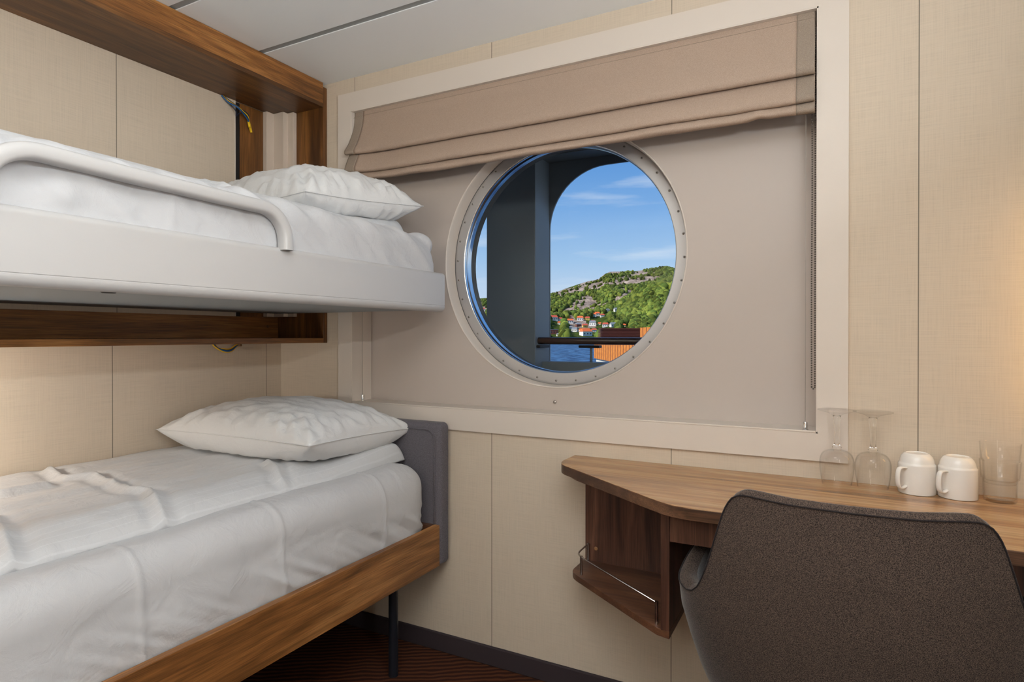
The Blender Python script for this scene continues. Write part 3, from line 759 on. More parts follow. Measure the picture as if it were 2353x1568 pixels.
# guard rail: rounded bar bent at both ends
gp = [(-.747, 1.363), (-.748, 1.392)] + [(-.748 - .075 + .075 * math.cos(R(a)), 1.388 + .072 * math.sin(R(a))) for a in range(10, 91, 10)] + [(-.95, 1.461), (-1.15, 1.464), (-1.29, 1.467)] + \
     [(-1.29 + .085 * math.cos(R(a)), 1.391 + .076 * math.sin(R(a))) for a in range(100, 181, 10)] + [(-1.375, 1.363)]
def sweep(path, prof):
    rows = []
    n = len(path)
    for i, (y, z) in enumerate(path):
        a = path[max(i - 1, 0)]; b_ = path[min(i + 1, n - 1)]
        ty, tz = b_[0] - a[0], b_[1] - a[1]; l = math.hypot(ty, tz); ty /= l; tz /= l
        rows.append([(px_, y + q * -tz, z + q * ty) for px_, q in prof])
    return rows
gprof = [(.860 + .018 * math.copysign(abs(math.cos(2 * PI * k / 20)) ** .6, math.cos(2 * PI * k / 20)), .0155 * math.copysign(abs(math.sin(2 * PI * k / 20)) ** .7, math.sin(2 * PI * k / 20))) for k in range(20)]
gm = MB().grid(sweep(gp, gprof), closev=True); gm.build('guard_rail', m_plastic, ub, smooth=True)

# ================================================================== BEDDING
def wr(p, n, amp, sc, seed):
    d = amp * (nse(p.x * sc, p.y * sc, p.z * sc + seed) + .5 * nse(p.x * sc * 2.3, p.y * sc * 2.3, p.z * sc * 2.3 + seed + 7))
    return p + n * d
VC = [(-1.098, .45, .70), (-.736, .46, .70), (-.332, .48, .69)]
def mat_low(p, n):
    q = wr(p, n, .0035, 6, 1.3)
    if p.x > .70:
        # pressed fold lines down the side and diagonal pull wrinkles near the bottom
        for (yc, z0, z1) in VC:
            yy = yc + .004 * nse(p.z * 20, yc)
            d = abs(p.y - yy)
            if z0 < p.z < z1 + .03: q = q + n * .0042 * math.exp(-(d / .0055) ** 2)
        dg = (p.y + (p.z - .48) * 1.6)
        k = (1 - ss(.50, .60, p.z))
        q = q + n * (.010 * k * nse(dg * 14, 3.0) + .006 * k * nse(dg * 30, p.z * 6, 9.0))
        # slack line of the top seam
        q = q + n * .003 * nse(p.y * 9, 4.0) * math.exp(-((p.z - .675) / .02) ** 2)
        q = q + n * .007 * nse(p.y * 2.5 + p.z * 3, p.z * 9, 22.0)
        zz = p.z - .575 - .02 * math.sin(p.y * 9)
        if -.7 < p.y < -.34: q = q + n * .0016 * math.exp(-(zz / .003) ** 2)
    if p.y > -.25:
        q = q + n * .006 * nse(p.x * 9, p.z * 12, 5)
    return q
ml = rbox_pts(.018, .838, -2.03, -.088, .405, .702, (.075, .085, .085), .007, mat_low)
tag(ml.build('mattress', m_sheet, smooth=True, weld=True), 'lower bunk mattress under a tight white fitted sheet', 'mattress', 'mattresses of the two bunks')
def mat_up(p, n):
    q = wr(p, n, .004, 6, 8.3)
    if p.x > .68:
        dg = p.y + (p.z - 1.4) * 1.2
        q = q + n * (.011 * nse(dg * 12, p.z * 4, 3.0) + .007 * nse(dg * 27, p.z * 9, 9.0))
        d = abs(p.y + 1.035)
        q = q + n * .004 * math.exp(-(d / .005) ** 2)
        q = q + n * .010 * math.exp(-((p.y + 1.29) / .03) ** 2 - ((p.z - 1.43) / .03) ** 2) * -1
        q = q + n * .008 * math.exp(-((p.y + 1.24) / .03) ** 2 - ((p.z - 1.405) / .025) ** 2)
    return q
mu = rbox_pts(.062, .842, -2.0, -.0515, 1.292, 1.505, (.055, .04, .055), .008, mat_up)
tag(mu.build('mattress', m_sheet, smooth=True, weld=True), 'upper bunk mattress in a wrinkled white sheet in the white tray', 'mattress', 'mattresses of the two bunks')

c1 = [(.059, -.901), (.205, -.925), (.237, -.867), (.381, -.898), (.50, -.925), (.55, -.905), (.66, -.955), (.735, -.98)]
c2 = [(.45, -1.20), (.53, -1.215), (.64, -1.25), (.73, -1.275)]
c3 = [(.54, -.53), (.62, -.575), (.70, -.62)]
c4 = [(.26, -1.102), (.248, -.995)]; c5 = [(.0, -1.35), (.3, -1.38), (.55, -1.45), (.72, -1.48)]
def duvet(name, x0, x1, y0, y1, zb, T, creases, seed, nx=130, st=.006, head=.3, label=None, group=None):
    mb = MB(); ny = int((y1 - y0) / st)
    top = []
    for i in range(nx + 1):
        s_ = i / nx
        row = []
        for j in range(ny + 1):
            y = y0 + (y1 - y0) * j / ny
            x1y = x1 + .006 * nse(y * 5, seed)
            # more columns near the front hem
            x = x0 + (x1y - x0) * (1 - (1 - s_) ** 1.35)
            eh = ss(y1 - head, y1 - .02, y)
            d = x1y - x; dy = y1 - y
            wf = .10 * (1 - eh) + .03 * eh
            k = min(d / wf, 1); f1 = math.sqrt(max(0, 1 - (1 - k) ** 2)) * .94 + .06
            k2 = min(dy / .03, 1); f2 = math.sqrt(max(0, 1 - (1 - k2) ** 2))
            h_ = T * (1 + .25 * eh)
            z = h_ * f1 * f2
            z += f1 * f2 * (.009 * nse(x * 4, y * 3, seed) + .008 * nse(x * 15, y * 3.0, seed + 3) + .003 * nse(x * 36, y * 7, seed + 9))
            for cc in creases:
                dd = segd(x, y, cc)
                if dd < .06:
                    z += .0055 * math.exp(-(dd / .0055) ** 2) + .004 * math.exp(-(dd / .02) ** 2) - .006 * math.exp(-((dd - .030) / .016) ** 2)
            # crown: mattress falls away at its rounded edge
            zb_ = zb(x, y)
            row.append((x, y, zb_ + max(z, .002)))
        top.append(row)
    bot = [[(p[0], p[1], zb(p[0], p[1]) - .002) for p in row] for row in top]
    mb.grid(top); mb.grid(bot, flip=True)
    mb.grid([top[-1], bot[-1]]); mb.grid([top[0], bot[0]], flip=True)
    mb.grid([[r[0] for r in top], [r[0] for r in bot]]); mb.grid([[r[-1] for r in top], [r[-1] for r in bot]])
    o = mb.build(name, m_duvet, smooth=True, weld=True)
    return tag(o, label, 'duvet', group)
def zlow(x, y): return .703 - .055 * max(0, (x - .70) / .13) ** 2
def zup(x, y): return 1.503 - .05 * max(0, (x - .70) / .13) ** 2 - .04 * max(0, (y + .12) / .08) ** 2
duvet('duvet', .022, .722, -1.95, -.085, zlow, .050, [c1, c2, c3, c4, c5], 2.0, label='creased white striped satin duvet on the lower bunk', group='duvets on the bunks')
duvet('duvet', .064, .735, -1.9, -.085, zup, .045, [[(.2, -.9), (.5, -.85), (.73, -.8)]], 12.0, label='white duvet on the upper bunk, partly hidden by the guard rail', group='duvets on the bunks')

def pillow(cx, cy, z0, a, b, T, rot, seed, label, tiltx=0, tilty=0, flat=.42, amp=1.0):
    n = 56; rows_t, rows_b = [], []
    for i in range(n + 1):
        u = math.sin((i / n - .5) * PI) * .35 + (i / n * 2 - 1) * .65
        rt, rb = [], []
        for j in range(n + 1):
            v = math.sin((j / n - .5) * PI) * .35 + (j / n * 2 - 1) * .65
            x = a * u * (1 - .075 * (1 - v * v) * abs(u) ** 1.5); y = b * v * (1 - .085 * (1 - u * u) * abs(v) ** 1.5)
            e = (max(0, 1 - abs(u) ** 2.3) * max(0, 1 - abs(v) ** 2.3))
            h_ = e ** .5
            edge = (1 - h_)
            pk = .012 * amp * nse(u * 9 + seed, v * 9, seed) * (h_ * (1 - h_)) * 4
            # radiating pulls from the corners
            aa_ = math.atan2(v, u); rr_ = math.hypot(u, v)
            cn = ss(.75, 1.25, rr_)
            pk += cn * .009 * amp * math.sin(aa_ * 46 + seed * 3) * h_ * 2
            pk += (.005 * nse(u * 2.5 + seed, v * 14, seed + 4) + .007 * amp * abs(nse(u * 3.5 + v * 2 + seed, v * 7 - u * 3, seed + 6))) * h_
            zt = T * (1 - flat) * h_ + pk
            zb_ = -T * flat * min(1, e * 5) ** .45 + .3 * pk
            rt.append((x, y, zt)); rb.append((x, y, zb_))
        rows_t.append(rt); rows_b.append(rb)
    cr_, sr = math.cos(rot), math.sin(rot)
    def tf(p):
        x, y, z = p; z += tiltx * x + tilty * y
        return (cx + x * cr_ - y * sr, cy + x * sr + y * cr_, z0 + T * flat + z)
    mb = MB().grid([[tf(p) for p in r] for r in rows_t]).grid([[tf(p) for p in r] for r in rows_b], flip=True)
    root = empty('pillow', (cx, cy, z0), label, 'pillow', 'pillows on the bunks')
    mb.build('cushion', m_pillow, root, weld=True, smooth=True)
    ed = [tf((p[0] * 1.004, p[1] * 1.004, p[2])) for p in rows_t[0]] + [tf((r[-1][0] * 1.004, r[-1][1] * 1.004, r[-1][2])) for r in rows_t[1:]] + [tf((p[0] * 1.004, p[1] * 1.004, p[2])) for p in rows_t[-1][::-1][1:]] + [tf((r[0][0] * 1.004, r[0][1] * 1.004, r[0][2])) for r in rows_t[::-1][1:-1]]
    MB().tube(ed, .0016, 6, closed=True).build('seam', m_pillow, root, smooth=True)
    return root
pillow(.388, -.308, .757, .352, .255, .172, R(1), 1.7, 'plump white pillow at the window end of the lower bunk', flat=.36, tilty=-.03)
pillow(.403, -.285, 1.537, .370, .250, .190, R(-6), 5.1, 'crumpled white pillow at the window end of the upper bunk', flat=.25, tilty=.09, amp=1.7)

# ================================================================== LOWER BED FRAME
XR = .865
lb = empty('lower_bed', (.44, -1.0, 0), 'lower bed with walnut side rail, black legs and charcoal upholstered headboard', 'bed')
MB().box(XR - .021, XR, -2.08, -.0725, .339, .482).build('side_rail', m_wood_rail, lb, bevel=.0008)
MB().box(.02, XR - .0215, -.091, -.0725, .339, .482).build('end_rail', m_wood_ds, lb)
MB().box(.02, XR - .0215, -2.08, -2.06, .339, .482).build('end_rail', m_wood_ds, lb)
MB().box(.02, XR - .0215, -2.055, -.0915, .37, .402).build('slat_base', m_dark, lb)
for (x, y) in ((.775, -.215), (.775, -1.9), (.06, -.215), (.06, -1.9)):
    MB().tube([(x, y, 0), (x, y, .43)], .016, 20).build('leg', m_black, lb, smooth=False, autosm=40)
hb = rbox_pts(.015, .869, -.073, -.012, .335, .838, (.02, .016, .02), .03)
hb = hb.build('headboard', m_head, lb, smooth=True, weld=True)
wp_ = [(.015 + .03, -.0745, .355)]
pth = [(.844, -.0745, .345), (.844, -.0745, .78)] + [(.844 - .035 + .035 * math.cos(R(a)), -.0745, .780 + .035 * math.sin(R(a))) for a in range(10, 91, 16)] + [(.05, -.0745, .815)]
MB().tube(pth, .0032, 8).build('piping', m_head, hb, smooth=True)

# ================================================================== CABLES
m_blue = plain('blue_wire', rgb(20, 90, 150), .4); m_yel = plain('yellow_wire', rgb(225, 180, 30), .4); m_navy = plain('navy_wire', rgb(24, 34, 58), .4); m_ytie = plain('yellow_sleeve', rgb(238, 196, 22), .5)
def spline(pts, n=12):
    pts = [Vector(p) for p in pts]; out_ = []
    for i in range(len(pts) - 1):
        p0, p1, p2, p3 = pts[max(i - 1, 0)], pts[i], pts[i + 1], pts[min(i + 2, len(pts) - 1)]
        for k in range(n):
            t_ = k / n
            out_.append(.5 * ((2 * p1) + (p2 - p0) * t_ + (2 * p0 - 5 * p1 + 4 * p2 - p3) * t_ ** 2 + (3 * p1 - p0 - 3 * p2 + p3) * t_ ** 3))
    return out_ + [pts[-1]]
cb = empty('cable_bundle', (.02, -.22, 2.0), 'loose blue and yellow wires hanging at the top of the upper wall panel', 'cable')
for i, m_ in enumerate((m_blue, m_navy, m_yel, m_navy)):
    o_ = .003 * (i - 1.5)
    MB().tube(spline([(.016, -.292 + o_, 2.066), (.028, -.275, 2.048 + o_), (.05, -.245 + o_, 2.028), (.045 + o_, -.205, 2.012 + o_), (.03, -.185, 1.998 + o_)]), .0029, 8).build('wire', m_, cb, smooth=True)
MB().tube(spline([(.016, -.285, 2.06), (.035, -.25, 2.02), (.02, -.235, 2.006), (.02, -.222, 2.02), (.04, -.215, 2.022)]), .0022, 8).build('wire', m_navy, cb, smooth=True)
for i in range(3):
    MB().tube(spline([(.03, -.187, 2.0), (.024 + .004 * i, -.176 - .004 * i, 1.988 - .004 * i), (.02 + .003 * i, -.165 - .006 * i, 1.962 + .008 * i)]), .0046, 8).build('sleeve', m_ytie, cb, smooth=True)
cb2 = empty('cable_bundle', (.02, -.28, 1.09), 'loop of blue and yellow wires hanging below the walnut wall shelf', 'cable')
for i, m_ in enumerate((m_yel, m_blue, m_blue, m_navy, m_yel)):
    o_ = .0026 * i
    MB().tube(spline([(.018, -.343 + o_, 1.121), (.022, -.330 + o_, 1.104 - o_ * .3), (.03, -.300, 1.086 + o_), (.03, -.268 - o_ * .4, 1.086 + o_), (.022, -.240, 1.102 + o_ * .8), (.018, -.226, 1.110)]), .0026, 8).build('wire', m_, cb2, smooth=True)
MB().lathe([(0, 0), (.008, 0), (.009, -.012), (0, -.013)], 12, (.02, -.222, 1.1175)).build('grommet', plain('brown_grommet', rgb(110, 80, 50), .6), cb2, smooth=True)

# ================================================================== ROMAN BLIND
rb_ = empty('roman_blind', (1.22, 0.0, 1.75), 'taupe fabric roman blind drawn up above the porthole', 'blind')
bp_ = [(.006, 2.0322), (.006, 2.012), (.004, 1.98), (-.008, 1.94), (-.020, 1.905), (-.030, 1.88), (-.034, 1.866), (-.032, 1.855), (-.024, 1.850), (-.012, 1.854), (-.004, 1.862),
       (-.006, 1.856), (-.014, 1.838), (-.024, 1.815), (-.031, 1.797), (-.033, 1.787), (-.030, 1.779), (-.022, 1.777), (-.012, 1.781), (-.006, 1.787),
       (-.010, 1.780), (-.018, 1.770), (-.024, 1.760), (-.024, 1.754), (-.018, 1.750), (-.008, 1.750), (.004, 1.754)]
def bprof(x):
    out_ = []
    for i, (y, z) in enumerate(bp_):
        k = i / (len(bp_) - 1)
        dz = .0035 * k * nse(x * 4, k * 6, 1) + .002 * k * nse(x * 12, k * 5, 4)
        dy = .006 * k * nse(x * 3, k * 3, 9) + .003 * k * nse(x * 9, 2, 9)
        if 1.85 < x: dy *= .4
        # a pinched dimple in the lowest fold on the right
        if i > 18: dz += .006 * math.exp(-((x - 1.90) / .02) ** 2)
        left = math.exp(-((x - .405) / .09) ** 2)
        dy -= left * .020 * ss(0.12, .3, k)
        out_.append((y + dy, z + dz))
    return out_
def smoothp(P_, n=3):
    return [(p.y, p.z) for p in spline([(0, a, b_) for a, b_ in P_], n)]
def blind_part(name, x0, x1, mat, n):
    rows = []
    for i in range(n + 1):
        x = x0 + (x1 - x0) * i / n
        rows.append([(x - (.006 * math.sin(min(1, k / 30.) * PI) if x < .5 else 0), y, z) for k, (y, z) in enumerate(smoothp(bprof(x)))])
    o = MB().grid(rows).build(name, mat, rb_, smooth=True, recalc=False)
    s_ = o.modifiers.new('solid', 'SOLIDIFY'); s_.thickness = .0022; s_.offset = 0
    return o
blind_part('edge_band', .4095, .452, m_band, 8); blind_part('panel', .452, 1.996, m_blind, 140); blind_part('edge_band', 1.996, 2.042, m_band, 8)
MB().box(.408, 2.043, .016, .045, 2.008, 2.0285).build('headrail', m_band, rb_)
MB().tube([(.409, -.002, 2.005)] + [(.409 + (2.042 - .409) * i / 4, bprof(1.2)[1][0] - .0015, 2.012) for i in range(5)], .0006, 5).build('stitch_line', m_band, rb_)
# bead chain loop
bc = MB(); bs = bmesh.new(); bmesh.ops.create_icosphere(bs, subdivisions=2, radius=.0023); bv = [v.co.copy() for v in bs.verts]; bfx = [[v.index for v in f.verts] for f in bs.faces]; bs.free()
def bead(x, y, z): bc.add([(v.x + x, v.y + y, v.z + z) for v in bv], bfx)
z = 1.008
while z < 1.99:
    bead(2.0345 + .0006 * math.sin(z * 9), .012, z); bead(2.0425, .012 + .0, z + .003); z += .0064
for a in (200, 270, 340): bead(2.0385 + .004 * math.cos(R(a)), .012, 1.008 + .006 * math.sin(R(a)))
bc.build('bead_chain', m_bead, rb_, smooth=True)
for (x, y) in ((.4115, .045), (2.019, .018)):
    g_ = MB().tube([(x, y, .90), (x, y, 1.80)], .0007, 6).build('guide_cord', plain('grey_cord', rgb(165, 158, 150), .5), rb_, smooth=True)
    MB().lathe([(.0, .0225), (.0055, .0225), (.006, .021), (.006, .003), (.0078, .002), (.008, 0)], 24, (x, y, OZ0 + .0042)).build('ferrule', m_chrome, g_, autosm=40)

# ================================================================== DESK
zd = .760
desk = empty('desk', (1.95, -.22, 0.62), 'walnut wall desk top with rounded front corner along the window wall', 'desk')
top = [(1.346, -.002), (1.346, -.100)] + [(1.352, -.128), (1.362, -.148), (1.378, -.166)] + [(1.70, -.408)] + \
      [(1.735, -.432), (1.765, -.4465), (1.80, -.4525), (1.84, -.453)] + [(RX - .003, -.453), (RX - .003, -.002)]
MB().prism(top[::-1], zd - .0015, zd).build('worktop', m_wood_x, desk, bevel=.0006)
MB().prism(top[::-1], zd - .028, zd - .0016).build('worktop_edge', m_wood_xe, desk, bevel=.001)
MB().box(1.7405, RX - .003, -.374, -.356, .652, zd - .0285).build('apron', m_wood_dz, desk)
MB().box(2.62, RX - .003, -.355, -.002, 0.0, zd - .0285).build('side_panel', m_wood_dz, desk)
# ---- corner shelf under the desk end
cs = empty('corner_shelf', (1.55, -.18, .417), 'open walnut corner shelf unit hanging under the left end of the desk', 'shelf')
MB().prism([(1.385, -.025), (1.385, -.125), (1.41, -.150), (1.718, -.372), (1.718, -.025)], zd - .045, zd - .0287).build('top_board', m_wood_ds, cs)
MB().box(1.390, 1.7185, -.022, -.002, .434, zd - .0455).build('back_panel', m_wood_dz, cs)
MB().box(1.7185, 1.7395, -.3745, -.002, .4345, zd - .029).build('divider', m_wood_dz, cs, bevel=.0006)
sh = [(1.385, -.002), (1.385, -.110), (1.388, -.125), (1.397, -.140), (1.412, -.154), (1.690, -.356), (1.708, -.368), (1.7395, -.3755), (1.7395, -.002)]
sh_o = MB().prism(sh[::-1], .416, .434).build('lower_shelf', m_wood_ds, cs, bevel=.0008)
c_ = MB().lathe([(0, -.0015), (.003, -.002), (.0055, -.0015), (.006, 0)], 16, (1.425, -.022, .475), 'y').build('screw', m_wood_x, cs, smooth=True)
gr = empty('gallery_rail', (0, 0, 0)); 
COL.objects.unlink(gr); bpy.data.objects.remove(gr)
path = [(1.404, -.008, .487), (1.402, -.085, .487)]
path = spline([(1.402, -.012, .487), (1.401, -.07, .487), (1.404, -.115, .487), (1.420, -.140, .487), (1.450, -.166, .487)], 8) + [Vector((1.702, -.349, .487))]
grail = MB().tube(path, .0027, 12).build('gallery_rail', m_steel, cs, smooth=True)
for (x, y) in ((1.4018, -.030), (1.4235, -.1435), (1.702, -.349)):
    MB().tube([(x, y, .434), (x, y, .4905)], .0042, 16).build('post', m_steel, grail, autosm=40)

# ================================================================== CROCKERY
def shell(prof, t_):
    """closed thin shell profile from an outer profile"""
    inn = [(max(r - t_, .0001), z) for r, z in prof][::-1]
    return prof + inn
def wine(x, y, label, K=.93):
    root = empty('wine_glass', (x, y, zd), label, 'glass', 'upturned wine glasses on the desk')
    bw_ = [(.0365, .0005), (.0375, .004), (.0405, .020), (.0430, .038), (.0438, .055), (.0425, .068), (.0380, .079), (.0300, .0865), (.0180, .0905), (.0085, .092)]
    P_ = [(x, y, zd)]
    bw_ = [(a * K, b_) for a, b_ in bw_]
    sp = [(p.y, p.z) for p in spline([(0, a, b_) for a, b_ in bw_], 5)]
    inn = [(max(r - .0011, .0001), z - (.0012 if z > .06 else 0)) for r, z in sp][::-1]
    MB().lathe(sp + inn + [sp[0]], 56, (x, y, zd)).build('bowl', m_glass, root, smooth=True)
    stp = [(.0001, .0925), (.0085, .0925), (.0108, .095), (.0112, .098), (.0090, .1015), (.0068, .105), (.0062, .112), (.0062, .130), (.0070, .150), (.0085, .168), (.0098, .176), (.0095, .1785), (.0001, .1785)]
    MB().lathe(stp, 32, (x, y, zd)).build('stem', m_clear, root, smooth=True)
    ft = [(.0001, .179), (.009, .179), (.016, .184), (.026, .188), (.040, .1915), (.0450, .1935), (.0450, .1950), (.030, .1955), (.012, .1955), (.0001, .1955)]
    MB().lathe(ft, 56, (x, y, zd)).build('foot', m_glass, root, smooth=True)
    return root
mc, n, b = new('clear_glass'); b.inputs['Transmission Weight'].default_value = 1; b.inputs['Roughness'].default_value = 0; b.inputs['IOR'].default_value = 1.45
tcn = N(n, 'ShaderNodeTexCoord'); zz_ = N(n, 'ShaderNodeTexNoise', Scale=30.0); L(n, tcn.outputs['Object'], zz_.inputs['Vector']); rr_ = ramp_node(n, [(0, (.97, .98, .97, 1)), (1, (1, 1, 1, 1))]); L(n, zz_.outputs['Fac'], rr_.inputs[0]); L(n, rr_.outputs[0], b.inputs['Base Color'])
m_clear = mc
wine(2.0955, -.052, 'upturned wine glass in front of the white window frame corner')
wine(2.1765, -.052, 'upturned wine glass beside the first white mug')
def mug(x, y, label):
    root = empty('mug', (x, y, zd), label, 'mug', 'upturned white mugs on the desk')
    o_ = [(.0415, .0005), (.0435, .001), (.0440, .003), (.0440, .070), (.0436, .0725), (.0415, .0745), (.0405, .077), (.0395, .083), (.036, .091), (.031, .0965), (.0275, .0985), (.0262, .0985), (.0250, .0965), (.0001, .0960)]
    i_ = [(.0001, .090), (.030, .088), (.0385, .076), (.0405, .066), (.0405, .003), (.0410, .001), (.0415, .0005)]
    o_ = [(r * .91, z) for r, z in o_]; i_ = [(r * .91, z) for r, z in i_]
    MB().lathe(o_ + i_, 64, (x, y, zd)).build('body', m_china, root, autosm=50)
    hd = spline([(x - .036, y - .0, zd + .0635), (x - .050, y, zd + .066), (x - .061, y, zd + .0635), (x - .0655, y, zd + .050), (x - .0650, y, zd + .030), (x - .060, y, zd + .019), (x - .050, y, zd + .0165), (x - .036, y, zd + .021)], 6)
    m_ = MB(); rows = []
    for i, p in enumerate(hd):
        a_ = hd[max(i - 1, 0)]; b_ = hd[min(i + 1, len(hd) - 1)]; t_ = (b_ - a_).normalized(); nn = Vector((t_.z, 0, -t_.x))
        rows.append([p + nn * (.0030 * math.cos(2 * PI * k / 14)) + Vector((0, 1, 0)) * (.0060 * math.sin(2 * PI * k / 14)) for k in range(14)])
    m_.grid(rows, closev=True); m_.f.append(tuple(range(14))); m_.f.append(tuple(range(14 * (len(hd) - 1), 14 * len(hd))))
    # turn the handle slightly towards the room
    a_ = R(48); m_.v = [((p[0] - x) * math.cos(a_) - (p[1] - y) * math.sin(a_) + x, (p[0] - x) * math.sin(a_) + (p[1] - y) * math.cos(a_) + y, p[2]) for p in m_.v]
    m_.build('handle', m_china, root, smooth=True)
mug(2.270, -.052, 'upturned white mug beside the wine glasses')
mug(2.3515, -.057, 'upturned white mug beside the stacked tumblers')
def tumbler(x, y, z0, label):
    root = None
    o_ = [(.0001, 0), (.030, 0), (.0335, .001), (.0350, .004), (.0368, .050), (.0372, .0525), (.0405, .0545), (.0412, .057), (.0440, .0935), (.0442, .095)]
    i_ = [(.0430, .095), (.0425, .0935), (.0398, .0575), (.0355, .0530), (.0348, .050), (.0335, .010), (.030, .007), (.0001, .0065)]
    o_ = [(r * .91, z) for r, z in o_]; i_ = [(r * .91, z) for r, z in i_]
    mb = MB()
    # lightly faceted panels
    P_ = []
    for r, z in o_ + i_:
        P_.append([(x + r * (1 - .010 * abs(math.sin(5 * 2 * PI * k / 80))) * math.cos(2 * PI * k / 80), y + r * (1 - .010 * abs(math.sin(5 * 2 * PI * k / 80))) * math.sin(2 * PI * k / 80), z0 + z) for k in range(80)])
    mb.grid(P_, closev=True)
    o = mb.build('tumbler', m_glass, autosm=50); tag(o, label, 'glass', 'stacked tumblers on the desk')
tumbler(2.4325, -.056, zd, 'glass tumbler standing on the desk, bottom one of the stack')
tumbler(2.4325, -.056, zd + .0418, 'glass tumbler nested in the other, top one of the stack')

# ================================================================== CHAIR
chx, chy = 2.116, -.30
ch = empty('tub_chair', (chx, chy, 0), 'brown grey fabric tub chair with curved back pulled up to the desk', 'chair')
RX_T = [(0, .838), (.10, .839), (.16, .843), (.18, .843), (.195, .836), (.207, .820), (.217, .795), (.228, .760), (.240, .720), (.251, .686), (.264, .652), (.276, .628), (.290, .612), (.305, .605), (.315, .604)]
def wz(z):   # outer half width
    return float(np.interp(z, [.26, .30, .34, .38, .42, .48, .55, .60, .84], [.20, .245, .270, .290, .302, .318, .335, .338, .345]))
def ybk(z):
    return float(np.interp(z, [.30, .36, .42, .48, .60, .72, .84], [-.50, -.555, -.580, -.597, -.622, -.636, -.640]))
def plan(q, z, inset=0.0):
    """q in [-1,1]; |q|<.62 : back curve ; beyond: arm running forward"""
    w_ = wz(z) - inset; yb = ybk(z) + inset; s_ = math.copysign(1, q); a = abs(q)
    Dp = .20
    if a < .62:
        th = a / .62 * PI / 2
        x = w_ * math.sin(th) ** .85; y = yb + Dp * (1 - math.cos(th) ** .9)
    else:
        k = (a - .62) / .38
        x = w_ - .035 * k ** 1.8; y = yb + Dp + .20 * k
    return s_ * x, y
def rimz(q):
    x, y = plan(q, .60); x = abs(x)
    if abs(q) < .62 and x < .315: return float(np.interp(x, [a for a, _ in RX_T], [b_ for _, b_ in RX_T]))
    k = max(0, (abs(q) - .5) / .5)
    base = .604 + .040 * ss(0, .9, k)
    return base - .10 * ss(.82, 1.0, k) ** 2
nq, nv = 200, 30
def cpt(q, v, inset=0.0):
    zr = rimz(q); z = .26 + (zr - .26) * v
    zz = z
    # solve plan at this height
    x, y = plan(q, zz, inset)
    return (chx + x, y, z)
outer = []
for i in range(nq + 1):
    q = -1 + 2 * i / nq
    outer.append([cpt(q, j / nv) for j in range(nv + 1)])
inner = []
for i in range(nq + 1):
    q = -1 + 2 * i / nq
    row = []
    for j in range(nv + 1):
        p = cpt(q, j / nv, .034)
        row.append((p[0], p[1], p[2] - .002 * 0))
    inner.append(row)
# rim band: rounded bridge between outer and inner
rim = []
for i in range(nq + 1):
    a, b_ = Vector(outer[i][-1]), Vector(inner[i][-1]); row = []
    for k in range(7):
        t_ = k / 6; p = a.lerp(b_, t_); p.z += .010 * math.sin(PI * t_); row.append(tuple(p))
    rim.append(row)
MB().grid(outer, flip=True).build('back_shell', m_chair, ch, smooth=True)
MB().grid(inner).build('inner_shell', m_chair, ch, smooth=True)
MB().grid(rim).grid([[outer[0][j], inner[0][j]] for j in range(nv + 1)]).grid([[outer[-1][j], inner[-1][j]] for j in range(nv + 1)]).build('rim_band', m_chair, ch, smooth=True)
pp = [(p[-1][0], p[-1][1] - .0012, p[-1][2] + .001) for p in outer]
MB().tube(pp, .0016, 6).build('piping', m_pipe, ch, smooth=True)
# seat bottom and cushion
bt = [[(chx + (p[0][0] - chx) * k, -.42 + (p[0][1] + .42) * k, .26 - .02 * (1 - k)) for k in (1, .8, .5, .2, .01)] for p in outer]
MB().grid(bt).build('seat_pan', m_chair, ch, smooth=True)
sq = rbox_pts(chx - .225, chx + .225, -.53, -.16, .36, .47, (.06, .06, .035), .04); sq.build('seat_cushion', m_chair, ch, weld=True, smooth=True)
for sx in (-1, 1):
    for (y, y2) in ((-.52, -.58), (-.24, -.20)):
        MB().tube([(chx + sx * .23, y2, 0), (chx + sx * .15, y, .255)], [.009, .014], 12).build('leg', m_black, ch, smooth=True)

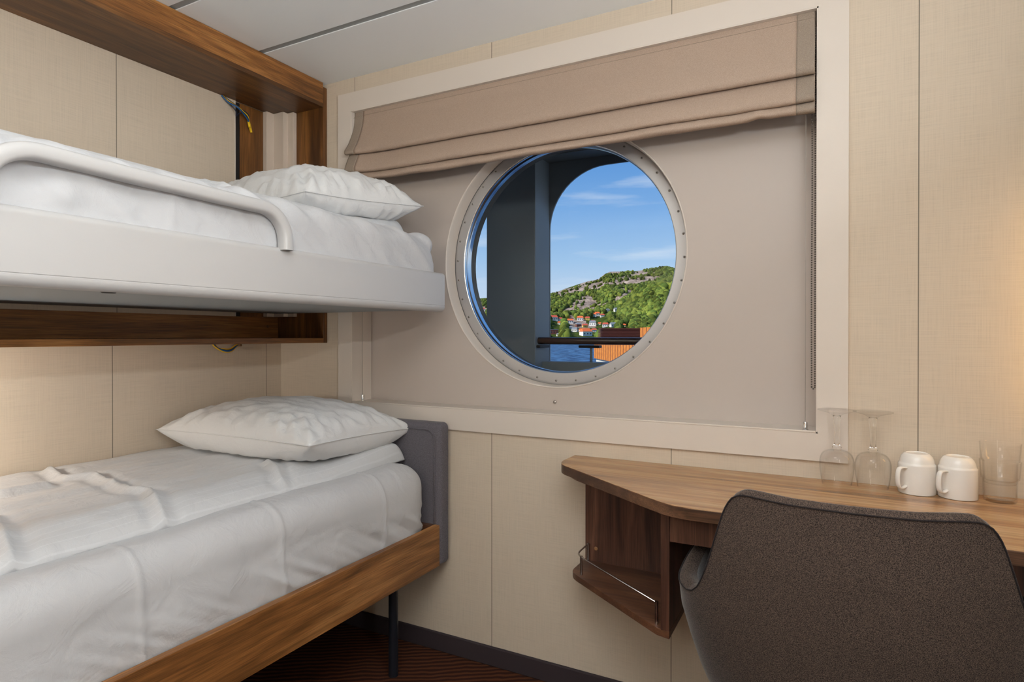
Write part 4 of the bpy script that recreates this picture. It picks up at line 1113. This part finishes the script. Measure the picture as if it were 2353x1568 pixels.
# ================================================================== LAMPS and added fill-light boxes (outside the picture)
m_lampglow = emis('lamp_diffuser', (1, .93, .84, 1), 2.0); m_warm = emis('warm_tube', (1, .60, .17, 1), 9.0)
for (x, y, lab) in ((1.75, -1.65, 'square white ceiling lamp above the middle of the cabin'), (2.2, -2.75, 'square white ceiling lamp near the cabin door')):
    r_ = empty('ceiling_lamp', (x, y, CH - .03), lab, 'lamp', 'ceiling lamps')
    f_ = MB(); a = .30
    f_.box(x - a, x + a, y - a, y - a + .015, CH - .03, CH - .001).box(x - a, x + a, y + a - .015, y + a, CH - .03, CH - .001).box(x - a, x - a + .015, y - a + .015, y + a - .015, CH - .03, CH - .001).box(x + a - .015, x + a, y - a + .015, y + a - .015, CH - .03, CH - .001)
    f_.build('frame', m_plastic, r_)
    MB().box(x - a + .016, x + a - .016, y - a + .016, y + a - .016, CH - .02, CH - .012).build('diffuser', m_lampglow, r_)
ml_ = empty('side_fill_box', (2.64, -1.55, .74), 'long upright white box added behind a fill light on the right wall', 'lamp')
MB().box(2.615, RX - .001, -1.63, -1.47, .74, 1.58).build('housing', m_plastic, ml_, bevel=.004)  # housing made up for the added side light
for nm_, (x0, x1, y0, y1), lb_ in (('fill_light_box', (2.50, RX - .001, -2.41, -1.09), 'long white box added under an upward fill light on the right wall'), ('fill_light_box', (.39, 2.01, BY + .001, BY + .16), 'long white box added under an upward fill light on the back wall')):
    q_ = MB().box(x0, x1, y0, y1, 1.59, 1.595).box(x0, x0 + .005, y0, y1, 1.595, 1.625).box(x1 - .005, x1, y0, y1, 1.595, 1.625).box(x0 + .005, x1 - .005, y0, y0 + .005, 1.595, 1.625).box(x0 + .005, x1 - .005, y1 - .005, y1, 1.595, 1.625)
    tag(q_.build(nm_, m_plastic), lb_, 'lamp')  # boxes made up to hold the two added upward lights
wlm = empty('wall_lamp', (2.60, -.05, .90), 'slim vertical wall lamp beside the stacked tumblers', 'lamp')
MB().box(2.585, 2.615, -.03, -.001, .90, 1.50).build('backplate', m_steel, wlm, bevel=.002)
MB().tube([(2.60, -.052, .93), (2.60, -.052, 1.47)], .014, 16).build('tube', m_warm, wlm, smooth=True)
rl = empty('reading_lamp', (.05, -1.57, .98), 'small reading lamp under the wall shelf over the lower bunk', 'lamp')
MB().box(.001, .02, -1.60, -1.54, .95, 1.07).build('backplate', m_steel, rl, bevel=.002)
MB().lathe([(.040, 0), (.042, .04), (.025, .07), (.0001, .075)], 24, (.33, -1.63, 1.10)).build('shade', m_steel, rl, smooth=True)
MB().tube(spline([(.02, -1.57, 1.05), (.10, -1.58, 1.10), (.20, -1.61, 1.17), (.30, -1.62, 1.14)]), .005, 8).build('arm', m_steel, rl, smooth=True)
rlo = area('reading_lamp_light', (.30, -1.62, 1.045), .07, 8, (1, .94, .84))
rlo.rotation_euler = Vector((-1, .36, -.25)).to_track_quat('-Z', 'Y').to_euler()
